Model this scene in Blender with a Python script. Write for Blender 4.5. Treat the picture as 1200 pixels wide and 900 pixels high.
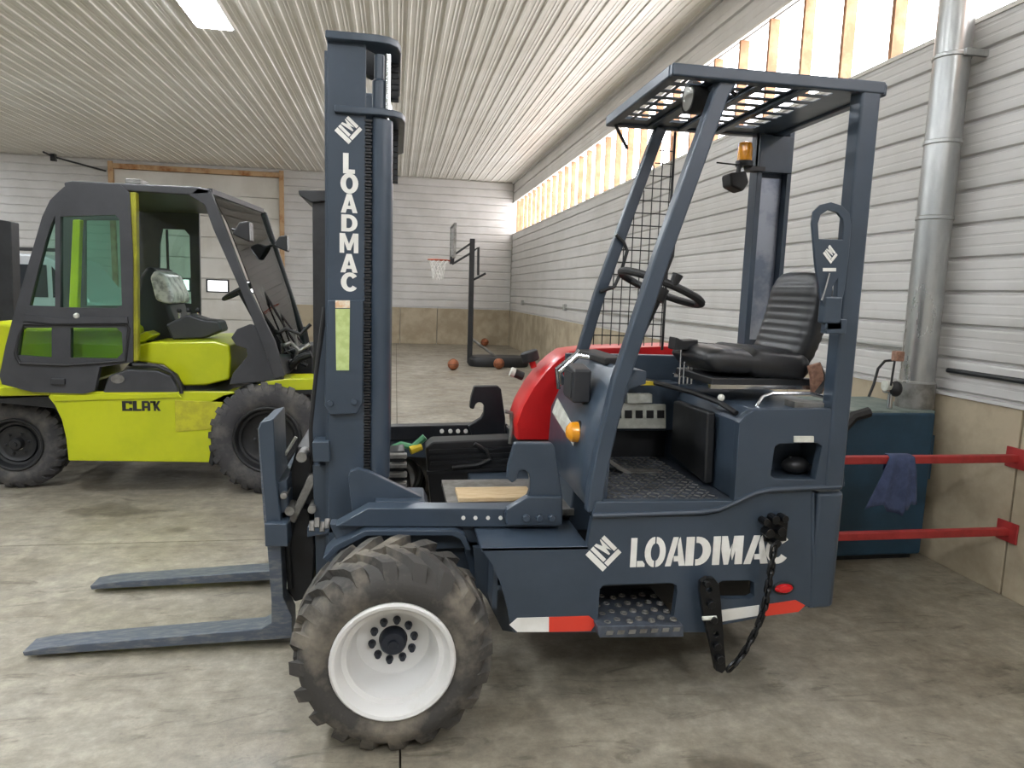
import bpy, bmesh, math, random
from mathutils import Vector, Matrix
from mathutils.geometry import tessellate_polygon
random.seed(7)
PI = math.pi
S = bpy.context.scene
COL = S.collection
for o in list(bpy.data.objects):
    bpy.data.objects.remove(o)

# ---------------------------------------------------------------- camera
F, YAW, PIT, ROL, H = 815.3, .16845, .13132, .0323, 1.70
cy_, sy_, cp_, sp_ = math.cos(YAW), math.sin(YAW), math.cos(PIT), math.sin(PIT)
fwd = Vector((sy_*cp_, cy_*cp_, -sp_)); rt = Vector((cy_, -sy_, 0)); up = rt.cross(fwd)
cr_, sr_ = math.cos(ROL), math.sin(ROL)
rt, up = rt*cr_ + up*sr_, up*cr_ - rt*sr_
cam = bpy.data.cameras.new('camera')
cam.sensor_width = 36; cam.lens = F/1200*36; cam.clip_end = 200
camo = bpy.data.objects.new('camera', cam); COL.objects.link(camo)
camo.matrix_world = Matrix(((rt.x, up.x, -fwd.x, 0), (rt.y, up.y, -fwd.y, 0), (rt.z, up.z, -fwd.z, H), (0, 0, 0, 1)))
S.camera = camo

# ---------------------------------------------------------------- world, exposure
W = bpy.data.worlds.new('world'); S.world = W; W.use_nodes = True
W.node_tree.nodes['Background'].inputs[0].default_value = (.8, .9, 1, 1)
W.node_tree.nodes['Background'].inputs[1].default_value = 1.0
S.view_settings.view_transform = 'Standard'; S.view_settings.look = 'None'
S.view_settings.gamma = 1; S.view_settings.use_curve_mapping = False
S.view_settings.exposure = 0.3
LAMP_E = 66.0      # ceiling fixtures
PANE_E = 6.5       # daylight through the translucent strip

# ---------------------------------------------------------------- geometry helpers
def at(px, py, Y):
    """point of the photo's pixel on the vertical plane y = Y -> (x, z)"""
    d = rt*((px-600)/F) + up*((450-py)/F) + fwd
    t = Y/d.y
    return (d.x*t, H + d.z*t)
def P(Y, pts): return [at(x, y, Y) for x, y in pts]

class MB:
    def __init__(s): s.v = []; s.f = []; s.m = []
    def add(s, vs, fs, mi=0):
        b = len(s.v); s.v += [tuple(v) for v in vs]
        for f in fs: s.f.append([b+i for i in f]); s.m.append(mi)
        return s
    def box(s, x0, x1, y0, y1, z0, z1, mi=0):
        vs = [(x, y, z) for z in (z0, z1) for y in (y0, y1) for x in (x0, x1)]
        return s.add(vs, [(0,2,3,1),(4,5,7,6),(0,1,5,4),(2,6,7,3),(0,4,6,2),(1,3,7,5)], mi)
    def prism(s, poly, a0, a1, ax='y', holes=(), mi=0):
        def mk(p, a):
            return (p[0], a, p[1]) if ax == 'y' else ((a, p[0], p[1]) if ax == 'x' else (p[0], p[1], a))
        loops = [list(poly)] + [list(h) for h in holes]
        flat = [p for l in loops for p in l]; n = len(flat)
        vs = [mk(p, a0) for p in flat] + [mk(p, a1) for p in flat]
        fs = []
        if holes:
            for t in tessellate_polygon([[Vector((p[0], p[1], 0)) for p in l] for l in loops]):
                fs.append(tuple(t)); fs.append(tuple(n+i for i in reversed(t)))
        else:
            fs.append(tuple(range(n))); fs.append(tuple(range(2*n-1, n-1, -1)))
        o = 0
        for l in loops:
            k = len(l)
            for i in range(k):
                j = (i+1) % k; fs.append((o+i, o+j, n+o+j, n+o+i))
            o += k
        return s.add(vs, fs, mi)
    def rings(s, rs, cap=True, loop=False, mi=0):
        n = len(rs[0]); vs = [p for r in rs for p in r]; fs = []
        m = len(rs)
        for i in range(m if loop else m-1):
            a, b = i*n, ((i+1) % m)*n
            for j in range(n):
                k = (j+1) % n; fs.append((a+j, a+k, b+k, b+j))
        if cap and not loop: fs.append(tuple(range(n))); fs.append(tuple(range((m-1)*n, m*n)))
        return s.add(vs, fs, mi)
    def tube(s, pts, r, n=8, closed=False, mi=0, sq=None):
        pts = [Vector(p) for p in pts]; m = len(pts); rs = []; u = None
        for i, p in enumerate(pts):
            a = pts[(i-1) % m] if (closed or i > 0) else p
            b = pts[(i+1) % m] if (closed or i < m-1) else p
            t = (b-a).normalized()
            if u is None:
                u = Vector((0, 0, 1)) if abs(t.z) < .9 else Vector((0, 1, 0))
            u = (u - t*u.dot(t)).normalized(); w = t.cross(u)
            rr = r[i] if isinstance(r, (list, tuple)) else r
            if sq: rs.append([p+u*a_*sq[0]+w*b_*sq[1] for a_, b_ in ((-1,-1),(1,-1),(1,1),(-1,1))])
            else: rs.append([p+(u*math.cos(q*2*PI/n)+w*math.sin(q*2*PI/n))*rr for q in range(n)])
        return s.rings(rs, not closed, closed, mi)
    def cyl(s, a, b, r, n=16, r2=None, mi=0): return s.tube([a, b], [r, r if r2 is None else r2], n, mi=mi)
    def lathe(s, prof, c, ax='y', n=32, closed=True, mi=0):
        """prof: (radius, along axis)"""
        rs = []
        for r, a in prof:
            ring = []
            for q in range(n):
                t = q*2*PI/n; u, w = r*math.cos(t), r*math.sin(t)
                ring.append((c[0]+u, c[1]+a, c[2]+w) if ax == 'y' else ((c[0]+a, c[1]+u, c[2]+w) if ax == 'x' else (c[0]+u, c[1]+w, c[2]+a)))
            rs.append(ring)
        return s.rings(rs, True, closed, mi)
    def ball(s, c, r, n=16, sc=(1, 1, 1)):
        prof = [(max(r*math.sin(PI*i/(n//2)), 1e-4), -r*math.cos(PI*i/(n//2))) for i in range(n//2+1)]
        b = len(s.v); s.lathe(prof, (0, 0, 0), 'z', n, False)
        for i in range(b, len(s.v)):
            v = s.v[i]; s.v[i] = (c[0]+v[0]*sc[0], c[1]+v[1]*sc[1], c[2]+v[2]*sc[2])
        return s
    def build(s, name, mat, parent=None, bevel=0, seg=2, ang=35, kind=None):
        org = root_loc(parent) if parent else Vector((0, 0, 0))
        me = bpy.data.meshes.new(name)
        me.from_pydata([(v[0]-org.x, v[1]-org.y, v[2]-org.z) for v in s.v], [], s.f)
        me.validate()
        if len(me.polygons) == len(s.m):
            me.polygons.foreach_set('material_index', s.m)
        bm = bmesh.new(); bm.from_mesh(me); bmesh.ops.recalc_face_normals(bm, faces=bm.faces); bm.to_mesh(me); bm.free()
        for m in (mat if isinstance(mat, (list, tuple)) else [mat]): me.materials.append(m)
        me.polygons.foreach_set('use_smooth', [True]*len(me.polygons))
        me.set_sharp_from_angle(angle=math.radians(ang))
        o = bpy.data.objects.new(name, me); COL.objects.link(o)
        if parent: o.parent = parent
        if bevel:
            b = o.modifiers.new('bevel', 'BEVEL'); b.width = bevel; b.segments = seg; b.limit_method = 'ANGLE'
            b.angle_limit = math.radians(40); b.harden_normals = True
        if kind: o['kind'] = kind
        return o
def root_loc(o):
    while o.parent: o = o.parent
    return Vector(o.location)
def empty(name, loc, label=None, cat=None, group=None, kind=None):
    o = bpy.data.objects.new(name, None); COL.objects.link(o); o.location = loc; o.empty_display_size = .1
    return tag(o, label, cat, group, kind)
def tag(o, label=None, cat=None, group=None, kind=None):
    if label: o['label'] = label
    if cat: o['category'] = cat
    if group: o['group'] = group
    if kind: o['kind'] = kind
    return o
def lab(o, text): o['label'] = text; return o
def ell(c, rx, rz, n=20, a0=0, a1=2*PI):
    return [(c[0]+rx*math.cos(a0+(a1-a0)*i/n), c[1]+rz*math.sin(a0+(a1-a0)*i/n)) for i in range(n)]
def sup(t, a, b, e=.5):
    c, s_ = math.cos(t), math.sin(t)
    return a*math.copysign(abs(c)**e, c), b*math.copysign(abs(s_)**e, s_)

# ---------------------------------------------------------------- materials
def lin(c):
    if isinstance(c, str): c = [int(c[i:i+2], 16)/255 for i in (0, 2, 4)]
    return tuple((x/12.92 if x <= .04045 else ((x+.055)/1.055)**2.4) for x in c) + (1,)
def mat(name, c, rough=.5, metal=0, c2=None, scale=4, lo=.4, hi=.6, detail=5, bump=0, bscale=60, spec=.5, coat=0, emit=0, rvar=0, stretch=None):
    m = bpy.data.materials.new(name); m.use_nodes = True; nt = m.node_tree; N = nt.nodes; L = nt.links
    b = N['Principled BSDF']; b.inputs['Base Color'].default_value = lin(c); b.inputs['Roughness'].default_value = rough
    b.inputs['Metallic'].default_value = metal; b.inputs['Specular IOR Level'].default_value = spec
    b.inputs['Coat Weight'].default_value = coat; b.inputs['Coat Roughness'].default_value = .15
    if emit: b.inputs['Emission Color'].default_value = lin(c); b.inputs['Emission Strength'].default_value = emit
    if c2 or bump or rvar:
        g = N.new('ShaderNodeNewGeometry'); src = g.outputs['Position']
        if stretch:
            mp = N.new('ShaderNodeMapping'); mp.inputs['Scale'].default_value = stretch; L.new(src, mp.inputs['Vector']); src = mp.outputs[0]
    if c2:
        n = N.new('ShaderNodeTexNoise'); n.inputs['Scale'].default_value = scale; n.inputs['Detail'].default_value = detail
        n.inputs['Roughness'].default_value = .62
        L.new(src, n.inputs['Vector'])
        r = N.new('ShaderNodeValToRGB'); r.color_ramp.elements[0].position = lo; r.color_ramp.elements[1].position = hi
        r.color_ramp.elements[0].color = lin(c); r.color_ramp.elements[1].color = lin(c2)
        L.new(n.outputs['Fac'], r.inputs[0]); L.new(r.outputs[0], b.inputs['Base Color'])
        if rvar:
            mr = N.new('ShaderNodeMapRange'); mr.inputs[1].default_value = .3; mr.inputs[2].default_value = .7
            mr.inputs[3].default_value = rough-rvar; mr.inputs[4].default_value = rough+rvar
            L.new(n.outputs['Fac'], mr.inputs[0]); L.new(mr.outputs[0], b.inputs['Roughness'])
    if bump:
        n2 = N.new('ShaderNodeTexNoise'); n2.inputs['Scale'].default_value = bscale; n2.inputs['Detail'].default_value = 4
        L.new(src, n2.inputs['Vector'])
        bp = N.new('ShaderNodeBump'); bp.inputs['Strength'].default_value = bump; bp.inputs['Distance'].default_value = .01
        L.new(n2.outputs['Fac'], bp.inputs['Height']); L.new(bp.outputs[0], b.inputs['Normal'])
    return m
def glassmat(name, tint, alpha=.16, rough=.02):
    m = bpy.data.materials.new(name); m.use_nodes = True; nt = m.node_tree; N = nt.nodes; L = nt.links
    for n in list(N):
        if n.type != 'OUTPUT_MATERIAL': N.remove(n)
    out = [n for n in N if n.type == 'OUTPUT_MATERIAL'][0]
    t = N.new('ShaderNodeBsdfTransparent'); t.inputs[0].default_value = lin(tint)
    g = N.new('ShaderNodeBsdfGlossy'); g.inputs['Roughness'].default_value = rough
    mx = N.new('ShaderNodeMixShader'); fr = N.new('ShaderNodeFresnel'); fr.inputs[0].default_value = 1.16
    ad = N.new('ShaderNodeMath'); ad.operation = 'ADD'; ad.inputs[1].default_value = alpha
    L.new(fr.outputs[0], ad.inputs[0]); L.new(ad.outputs[0], mx.inputs[0])
    L.new(t.outputs[0], mx.inputs[1]); L.new(g.outputs[0], mx.inputs[2]); L.new(mx.outputs[0], out.inputs[0])
    return m
def floormat():
    m = mat('concrete_floor', 'a9a292', .42); nt = m.node_tree; N = nt.nodes; L = nt.links; b = N['Principled BSDF']
    g = N.new('ShaderNodeNewGeometry')
    def noise(sc, det, ro=.6, vec=None, dist=0):
        n = N.new('ShaderNodeTexNoise'); n.inputs['Scale'].default_value = sc; n.inputs['Detail'].default_value = det
        n.inputs['Roughness'].default_value = ro; n.inputs['Distortion'].default_value = dist
        L.new(vec or g.outputs['Position'], n.inputs['Vector']); return n.outputs['Fac']
    def ramp(f, stops):
        r = N.new('ShaderNodeValToRGB'); e = r.color_ramp.elements
        e[0].position, e[0].color = stops[0][0], lin(stops[0][1]); e[1].position, e[1].color = stops[-1][0], lin(stops[-1][1])
        for p, c in stops[1:-1]:
            q = e.new(p); q.color = lin(c)
        L.new(f, r.inputs[0]); return r.outputs[0]
    def mix(kind, fac, a, c):
        x = N.new('ShaderNodeMix'); x.data_type = 'RGBA'; x.blend_type = kind
        if isinstance(fac, float): x.inputs[0].default_value = fac
        else: L.new(fac, x.inputs[0])
        L.new(a, x.inputs[6]); L.new(c, x.inputs[7]); return x.outputs[2]
    base = ramp(noise(.9, 6, .62), [(.32, '8d8473'), (.5, 'a49c8b'), (.68, 'b5ae9f')])
    fine = ramp(noise(9, 8, .75), [(.3, '8f8f8f'), (.5, 'c8c8c8'), (.7, 'ffffff')])
    mp = N.new('ShaderNodeMapping'); mp.inputs['Scale'].default_value = (1.2, 4.5, 1); mp.inputs['Rotation'].default_value = (0, 0, .5)
    L.new(g.outputs['Position'], mp.inputs['Vector'])
    scr = ramp(noise(2.2, 8, .7, mp.outputs[0], 1.5), [(.34, '6f6758'), (.43, 'e8e8e8'), (.6, 'ffffff')])
    st = ramp(noise(1.7, 5, .5, None, .6), [(.30, '7a7264'), (.37, 'ffffff'), (1, 'ffffff')])
    c = mix('MULTIPLY', .75, base, fine); c = mix('MULTIPLY', .55, c, scr); c = mix('MULTIPLY', .55, c, st)
    L.new(c, b.inputs['Base Color'])
    mr = N.new('ShaderNodeMapRange'); mr.inputs[1].default_value = .3; mr.inputs[2].default_value = .7; mr.inputs[3].default_value = .3; mr.inputs[4].default_value = .55
    L.new(noise(3, 5), mr.inputs[0]); L.new(mr.outputs[0], b.inputs['Roughness'])
    bp = N.new('ShaderNodeBump'); bp.inputs['Strength'].default_value = .12; bp.inputs['Distance'].default_value = .01
    L.new(noise(40, 5), bp.inputs['Height']); L.new(bp.outputs[0], b.inputs['Normal'])
    return m

M = dict(
    floor=floormat(),
    joint=mat('joint_filler', '4a463d', .9),
    siding=mat('white_steel_siding', 'cfcdca', .36, c2='c6c4c0', scale=1.5),
    ceil=mat('white_steel_ceiling', 'e4e1d8', .34, c2='dad6cb', scale=.8),
    conc=mat('precast_concrete', 'b3a68e', .85, c2='9c8f78', scale=2.2, bump=.15, bscale=30),
    stud=mat('brown_stud', 'b58a68', .7, c2='9c7050', scale=6),
    trimw=mat('white_trim', 'd5d2ca', .5),
    rust=mat('rusty_door_frame', 'c3a27c', .7, c2='96602f', scale=3, lo=.48, hi=.66),
    door=mat('door_panel_white', 'dedbd3', .45, c2='d2cec4', scale=1),
    zinc=mat('galvanised_steel', 'b9bab8', .32, .85, c2='a3a5a4', scale=5, rvar=.08, stretch=(1, 1, .3)),
    slate=mat('slate_blue_paint', '3c4754', .34, c2='36414d', scale=3, spec=.5, rvar=.06),
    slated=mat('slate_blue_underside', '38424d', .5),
    navy=mat('black_paint_and_shade', '15181d', .42, c2='1d2026', scale=6),  # black paint; on the far arm it stands for shade
    black=mat('black_steel', '17181a', .45, c2='222325', scale=8),
    rubber=mat('black_rubber', '1b1b1c', .6),
    plast=mat('dark_grey_plastic', '2c2d30', .5),
    tyre=mat('dusty_tyre', '3b3936', .82, c2='7f776a', scale=5, lo=.46, hi=.72, bump=.3, bscale=45),
    tyre2=mat('solid_tyre', '39383a', .8, c2='615e58', scale=6, lo=.45, hi=.7, bump=.2, bscale=40),
    wheelw=mat('white_wheel_paint', 'd6d5d2', .35, c2='c8c6bf', scale=6, lo=.55, hi=.75),
    lugn=mat('navy_wheel_nut', '272c36', .35, .3),
    red=mat('red_paint', 'c81a1c', .38, c2='bd1619', scale=4, coat=.25),
    railred=mat('worn_red_rail', 'a33230', .5, c2='8a2626', scale=9, lo=.45, hi=.65),
    lime=mat('lime_yellow_paint', 'b6bd10', .33, c2='abb40c', scale=3, coat=.3),
    limed=mat('dusty_lime_panel', 'b9b824', .5, c2='a39f27', scale=9),
    olive=mat('brass_lime_post', '9c9a22', .4, c2='7f7a1e', scale=5),
    char=mat('charcoal_cab_steel', '3a3b3e', .48, c2='323336', scale=4),
    white=mat('white_decal', 'ecebe6', .45, c2='dfddd6', scale=8),
    label=mat('label_plate', 'd5d6cc', .5, c2='bfc0b5', scale=20),
    tapered=mat('red_reflective_tape', 'd8402f', .35),
    decal=mat('lime_decal', 'bfcf8a', .5, c2='aebf78', scale=30),
    orangew=mat('decal_header', 'd9b48c', .5, c2='e6dcc8', scale=40),
    amber=mat('amber_lens', 'e89a1c', .2, coat=.5),
    redlens=mat('red_lens', 'd01820', .2, coat=.5),
    lens=mat('lamp_lens', 'c9cac6', .15, coat=.5),
    chrome=mat('bright_steel', 'c9ccd0', .2, 1),
    sheen=mat('channel_sheen_metal', '9aa0ac', .3, .8, c2='737c8c', scale=6),  # pale metal standing for a reflection on the slate post
    greyst=mat('worn_grey_steel', '8f8e8a', .45, .5, c2='6d6b66', scale=9),
    forkst=mat('worn_fork_steel', '565e6a', .42, .35, c2='74777a', scale=7, lo=.45, hi=.65, stretch=(2, 8, 8)),
    leather=mat('black_vinyl', '1d1e20', .38, c2='242527', scale=12),
    tan=mat('tan_buckle', 'a07a66', .55, c2='7d5c4c', scale=30),
    chain=mat('black_chain_steel', '141517', .35, .3),
    tread=mat('floor_tread_steel', '565d68', .5, .3, c2='42474f', scale=14),
    wood=mat('bare_wood', 'cfb893', .7, c2='bda27a', scale=5, stretch=(3, 30, 30)),
    teal=mat('teal_tank_paint', '27455a', .45, c2='203b4c', scale=3),
    tealtop=mat('dusty_tank_top', '7d867f', .7, c2='66736f', scale=6),
    cloth=mat('blue_rag', '3f4a68', .9, c2='323c58', scale=14, bump=.3, bscale=120),
    ball=mat('orange_basketball', '9a5a36', .6, c2='8a4d2d', scale=20, bump=.2, bscale=300),
    net=mat('white_net', 'd8d6d0', .8),
    orange=mat('orange_rim', 'b5502e', .5),
    acr=glassmat('backboard_acrylic', 'e8eeee', .15),
    glass=glassmat('green_cab_glass', 'd8efe6', .05),
    blackg=mat('dark_car_glass', '20262b', .1, coat=.5),
    vanp=mat('silver_van_paint', 'b4b8bb', .3, .2, coat=.4),
    cond=mat('black_conduit', '16181b', .5),
    greyb=mat('grey_box', 'a3a4a0', .5),
    green=mat('green_hose', '4f8a63', .5),
    yellow=mat('yellow_cap', 'd3b92c', .5),
    plasw=mat('white_seat_plastic', 'd6d5d2', .3, c2='8e8d8b', scale=14, lo=.45, hi=.6),
)
def emitter(name, c, e):
    m = bpy.data.materials.new(name); m.use_nodes = True; b = m.node_tree.nodes['Principled BSDF']
    b.inputs['Base Color'].default_value = (.8, .8, .8, 1); b.inputs['Emission Color'].default_value = lin(c); b.inputs['Emission Strength'].default_value = e
    b.inputs['Roughness'].default_value = .4
    return m
M['lamp'] = emitter('lit_diffuser', 'f4f9ff', LAMP_E)
M['pane'] = emitter('translucent_daylight_pane', 'fbfbff', PANE_E)
M['dpane'] = emitter('door_window_daylight', 'fdfdff', 1.6)

# ================================================================ THE SETTING
XW, YB, XL, YF, ZC, ZK = 3.6, 22.0, -16.0, -8.0, 5.05, 1.12
# floor: saw-cut slabs
fb = MB(); fb.box(XL-.2, XW+.2, YF-.2, YB+.2, -.15, -.02); floor = fb.build('floor', M['joint']); floor['kind'] = 'structure'
xs = [XL] + [.033-4.6*k for k in range(3, -1, -1)] + [XW]
ys = [YF, -6.6, -2.1, 2.4-4.5+4.5, 4.7, 9.3, 13.9, 18.5, YB]
ys = [YF, -4.5, .1, 4.7, 9.3, 13.9, 18.5, YB]
g_ = .004
for i in range(len(xs)-1):
    for j in range(len(ys)-1):
        MB().box(xs[i]+g_, xs[i+1]-g_, ys[j]+g_, ys[j+1]-g_, -.1, 0).build('slab', M['floor'], floor)
# ceiling: ribbed steel sheets running away from the camera
ceil = MB().box(XL-.2, XW+.2, YF-.2, YB+.2, ZC+.06, ZC+.12).build('ceiling', M['trimw']); ceil['kind'] = 'structure'
cw = .9144; sheet = None; x = XW
def sheet_poly(w):
    p = []; pitch = w/4
    for k in range(4):
        a = k*pitch
        p += [(a+.012, 0), (a+.022, -.019), (a+.060, -.019), (a+.07, 0)]
        for q in (.118, .165): p += [(a+q, 0), (a+q+.006, -.005), (a+q+.018, -.005), (a+q+.024, 0)]
    return [(0, .03), (0, 0)] + p + [(w, 0), (w, .03)]
while x > XL:
    if sheet is None:
        sheet = MB().prism([(-px_, pz) for px_, pz in sheet_poly(cw-.003)], YF, YB, 'y').build('ceiling_panel', M['ceil'], ceil, ang=20)
        c = sheet
    else:
        c = sheet.copy(); COL.objects.link(c)
    c.location = (x, 0, ZC+.03); x -= cw
MB().box(XW-.05, XW, YF, YB, ZC-.03, ZC+.02).build('trim_ceiling_edge', M['siding'])['kind'] = 'structure'

# siding course profile (offset outwards, height)
PH = .2258
prof = [(.03, 0), (.03, .016), (.002, .024), (0, .034), (0, .074), (.0025, .078), (.0025, .09), (0, .094), (0, .144), (.0025, .148), (.0025, .16), (0, .164), (0, .206), (.004, .216), (.03, .2258)]
def course(name, parent, axis, a0, a1, z, h=PH, mt='siding'):
    k = h/PH
    if axis == 'y':
        poly = [(XW+o, z+q*k) for o, q in prof] + [(XW+.05, z+h), (XW+.05, z)]
        return MB().prism(poly, a0, a1, 'y').build(name, M[mt], parent, ang=20)
    poly = [(YB+o, z+q*k) for o, q in prof] + [(YB+.05, z+h), (YB+.05, z)]
    return MB().prism(poly, a0, a1, 'x').build(name, M[mt], parent, ang=20)
ZW0, ZW1 = 3.50, 4.45
wr = MB().box(XW+.05, XW+.16, YF, YB+.2, 0, ZW0-.02).box(XW+.05, XW+.16, YF, YB+.2, ZW1+.02, ZC+.1).build('wall_right', M['trimw']); wr['kind'] = 'structure'
n = 0; z = ZK+.02
hh = (ZW0-ZK-.02)/11
for k in range(11): course('siding_panel', wr, 'y', YF, YB, z, hh); z += hh
for k in range(2): course('siding_panel', wr, 'y', YF, YB, ZW1+k*.3, .3)
# precast base wall with joints
y = 3.42-2.44*5
while y < YB:
    MB().box(XW-.02, XW+.06, max(y+.006, YF), min(y+2.434, YB), 0, ZK).build('concrete_panel', M['conc'], wr, bevel=.006); y += 2.44
MB().box(XW-.03, XW+.05, YF, YB, ZK, ZK+.02).build('ledge', M['siding'], wr)
# window strip with studs
win = MB().box(XW-.012, XW+.17, YF, YB, ZW0-.03, ZW0).box(XW-.012, XW+.17, YF, YB, ZW1, ZW1+.03).build('window_1', M['trimw']); win['kind'] = 'structure'
sy0 = 4.95; ky = -20
k = -20
while sy0+k*.6096 < YB:
    yy = sy0+k*.6096; k += 1
    if yy < YF: continue
    MB().box(XW+.02, XW+.12, yy-.019, yy+.019, ZW0, ZW1).build('stud', M['stud'], win)
    MB().box(XW+.125, XW+.135, yy+.005, min(yy+.6046, YB), ZW0, ZW1).build('pane', M['pane'], win)
MB().box(XW-.02, XW+.0, YB-.0, YB+.02, ZK, ZC).build('trim_corner', M['trimw'])['kind'] = 'structure'
# back wall with an overhead door
DX0, DX1, DZ = -7.95, -3.42, 4.82
wb = MB().box(XL, DX0, YB+.05, YB+.2, 0, ZC+.1).box(DX1, XW+.16, YB+.05, YB+.2, 0, ZC+.1).box(DX0, DX1, YB+.05, YB+.2, DZ, ZC+.1).build('wall_back', M['trimw']); wb['kind'] = 'structure'
z = ZK+.02; nb = 17; hb = (ZC-z)/nb
for k in range(nb):
    a, b_ = (DX0-.13, DX1+.13)
    if z+hb > DZ+.06: course('siding_panel', wb, 'x', XL, XW, z, hb)
    else:
        course('siding_panel', wb, 'x', XL, a, z, hb); course('siding_panel', wb, 'x', b_, XW, z, hb)
    z += hb
def base_run(x0, x1):
    x = x0; n = max(1, round((x1-x0)/1.2)); s_ = (x1-x0)/n
    for k in range(n): MB().box(x0+k*s_+.008, x0+(k+1)*s_-.008, YB-.02, YB+.06, 0, ZK).build('concrete_panel', M['conc'], wb, bevel=.006)
base_run(DX1+.13, XW-.02); base_run(XL, DX0-.13)
MB().box(DX1+.13, XW-.02, YB-.03, YB+.05, ZK, ZK+.02).build('ledge', M['siding'], wb)
dr = MB().box(DX0, DX1, YB+.09, YB+.12, 0, DZ).build('door_1', M['door']); dr['kind'] = 'structure'
zz = 0
for k in range(8):
    h0 = DZ/8
    p = MB().box(DX0+.01, DX1-.01, YB+.03, YB+.09, zz+.012, zz+h0-.012).build('door_section', M['door'], dr, bevel=.008)
    if k == 2:
        for q in range(4):
            xx = DX0+.32+q*1.07
            f_ = MB().prism([(xx-.05, zz+.2), (xx+.6, zz+.2), (xx+.6, zz+.59), (xx-.05, zz+.59)], YB+.015, YB+.03, 'y', holes=[[(xx, zz+.24), (xx+.55, zz+.24), (xx+.55, zz+.55), (xx, zz+.55)]]).build('door_window', M['char'], dr)
            MB().box(xx, xx+.55, YB+.022, YB+.03, zz+.24, zz+.55).build('pane', M['dpane'], f_)
    zz += h0
fr = [MB().box(DX0-.13, DX0, YB-.06, YB+.09, 0, DZ+.2), MB().box(DX1, DX1+.13, YB-.06, YB+.09, 0, DZ+.2), MB().box(DX0, DX1, YB-.06, YB+.09, DZ, DZ+.14)]
for k, q in enumerate(fr): q.build('trim_%d' % (k+1), M['rust'], bevel=.01)['kind'] = 'structure'
# walls behind and to the left of the camera
wl = MB().box(XL-.2, XL, YF, YB, 0, ZC+.1).build('wall_left', M['siding']); wl['kind'] = 'structure'
wf = MB().box(XL-.2, XW+.16, YF-.2, YF, 0, ZC+.1).build('wall_front', M['siding']); wf['kind'] = 'structure'

# ---------------------------------------------------------------- ceiling lights
def fixture(x, y, label, first=[]):
    if not first:
        t = empty('ceiling_light', (x, y, ZC), label, 'light', 'flat LED lights on the ceiling')
        MB().box(x-.24, x+.24, y-.62, y+.62, ZC-.07, ZC-.0).build('housing', M['trimw'], t, bevel=.006)
        MB().box(x-.215, x+.215, y-.6, y+.6, ZC-.082, ZC-.071).build('diffuser', M['lamp'], t)
        first.append(t); return t
    t = first[0].copy(); COL.objects.link(t); t.location = (x, y, ZC); t['label'] = label
    for ch in first[0].children:
        c = ch.copy(); COL.objects.link(c); c.parent = t
    return t
fixture(-2.35, 9.5, 'flat white LED light on ribbed ceiling at the top edge of the photo')
for x_, y_, w_ in ((-2.35, 6.35, 'next to the visible one'), (-2.35, 3.2, 'above the parked forks'), (-2.35, .2, 'left above the camera'), (-2.35, -2.5, 'left behind the camera'),
                   (-8.5, 9.5, 'above the rear of the lime forklift'), (-8.5, 6.35, 'far left, beside the lime forklift'), (-8.5, 3.2, 'far left, in front of the lime forklift'), (-8.5, -2.5, 'far left behind the camera'),
                   (1.4, -2.5, 'right behind the camera'), (-8.5, 13.2, 'added to brighten the back, over the silver van'), (-13, 14.5, 'added to brighten the back, far left corner'), (-13, 19.2, 'added to brighten the back wall at far left'), (-13, 9.5, 'added to brighten the back, along the left wall'), (-.74, 14.2, 'added to light the far end behind the slate mast')):  # far-left back ones and the mast one are added to brighten the far end
    fixture(x_, y_, 'unseen flat LED ceiling light, ' + w_)  # unseen copies of the first fixture, put in to light the hall

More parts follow.
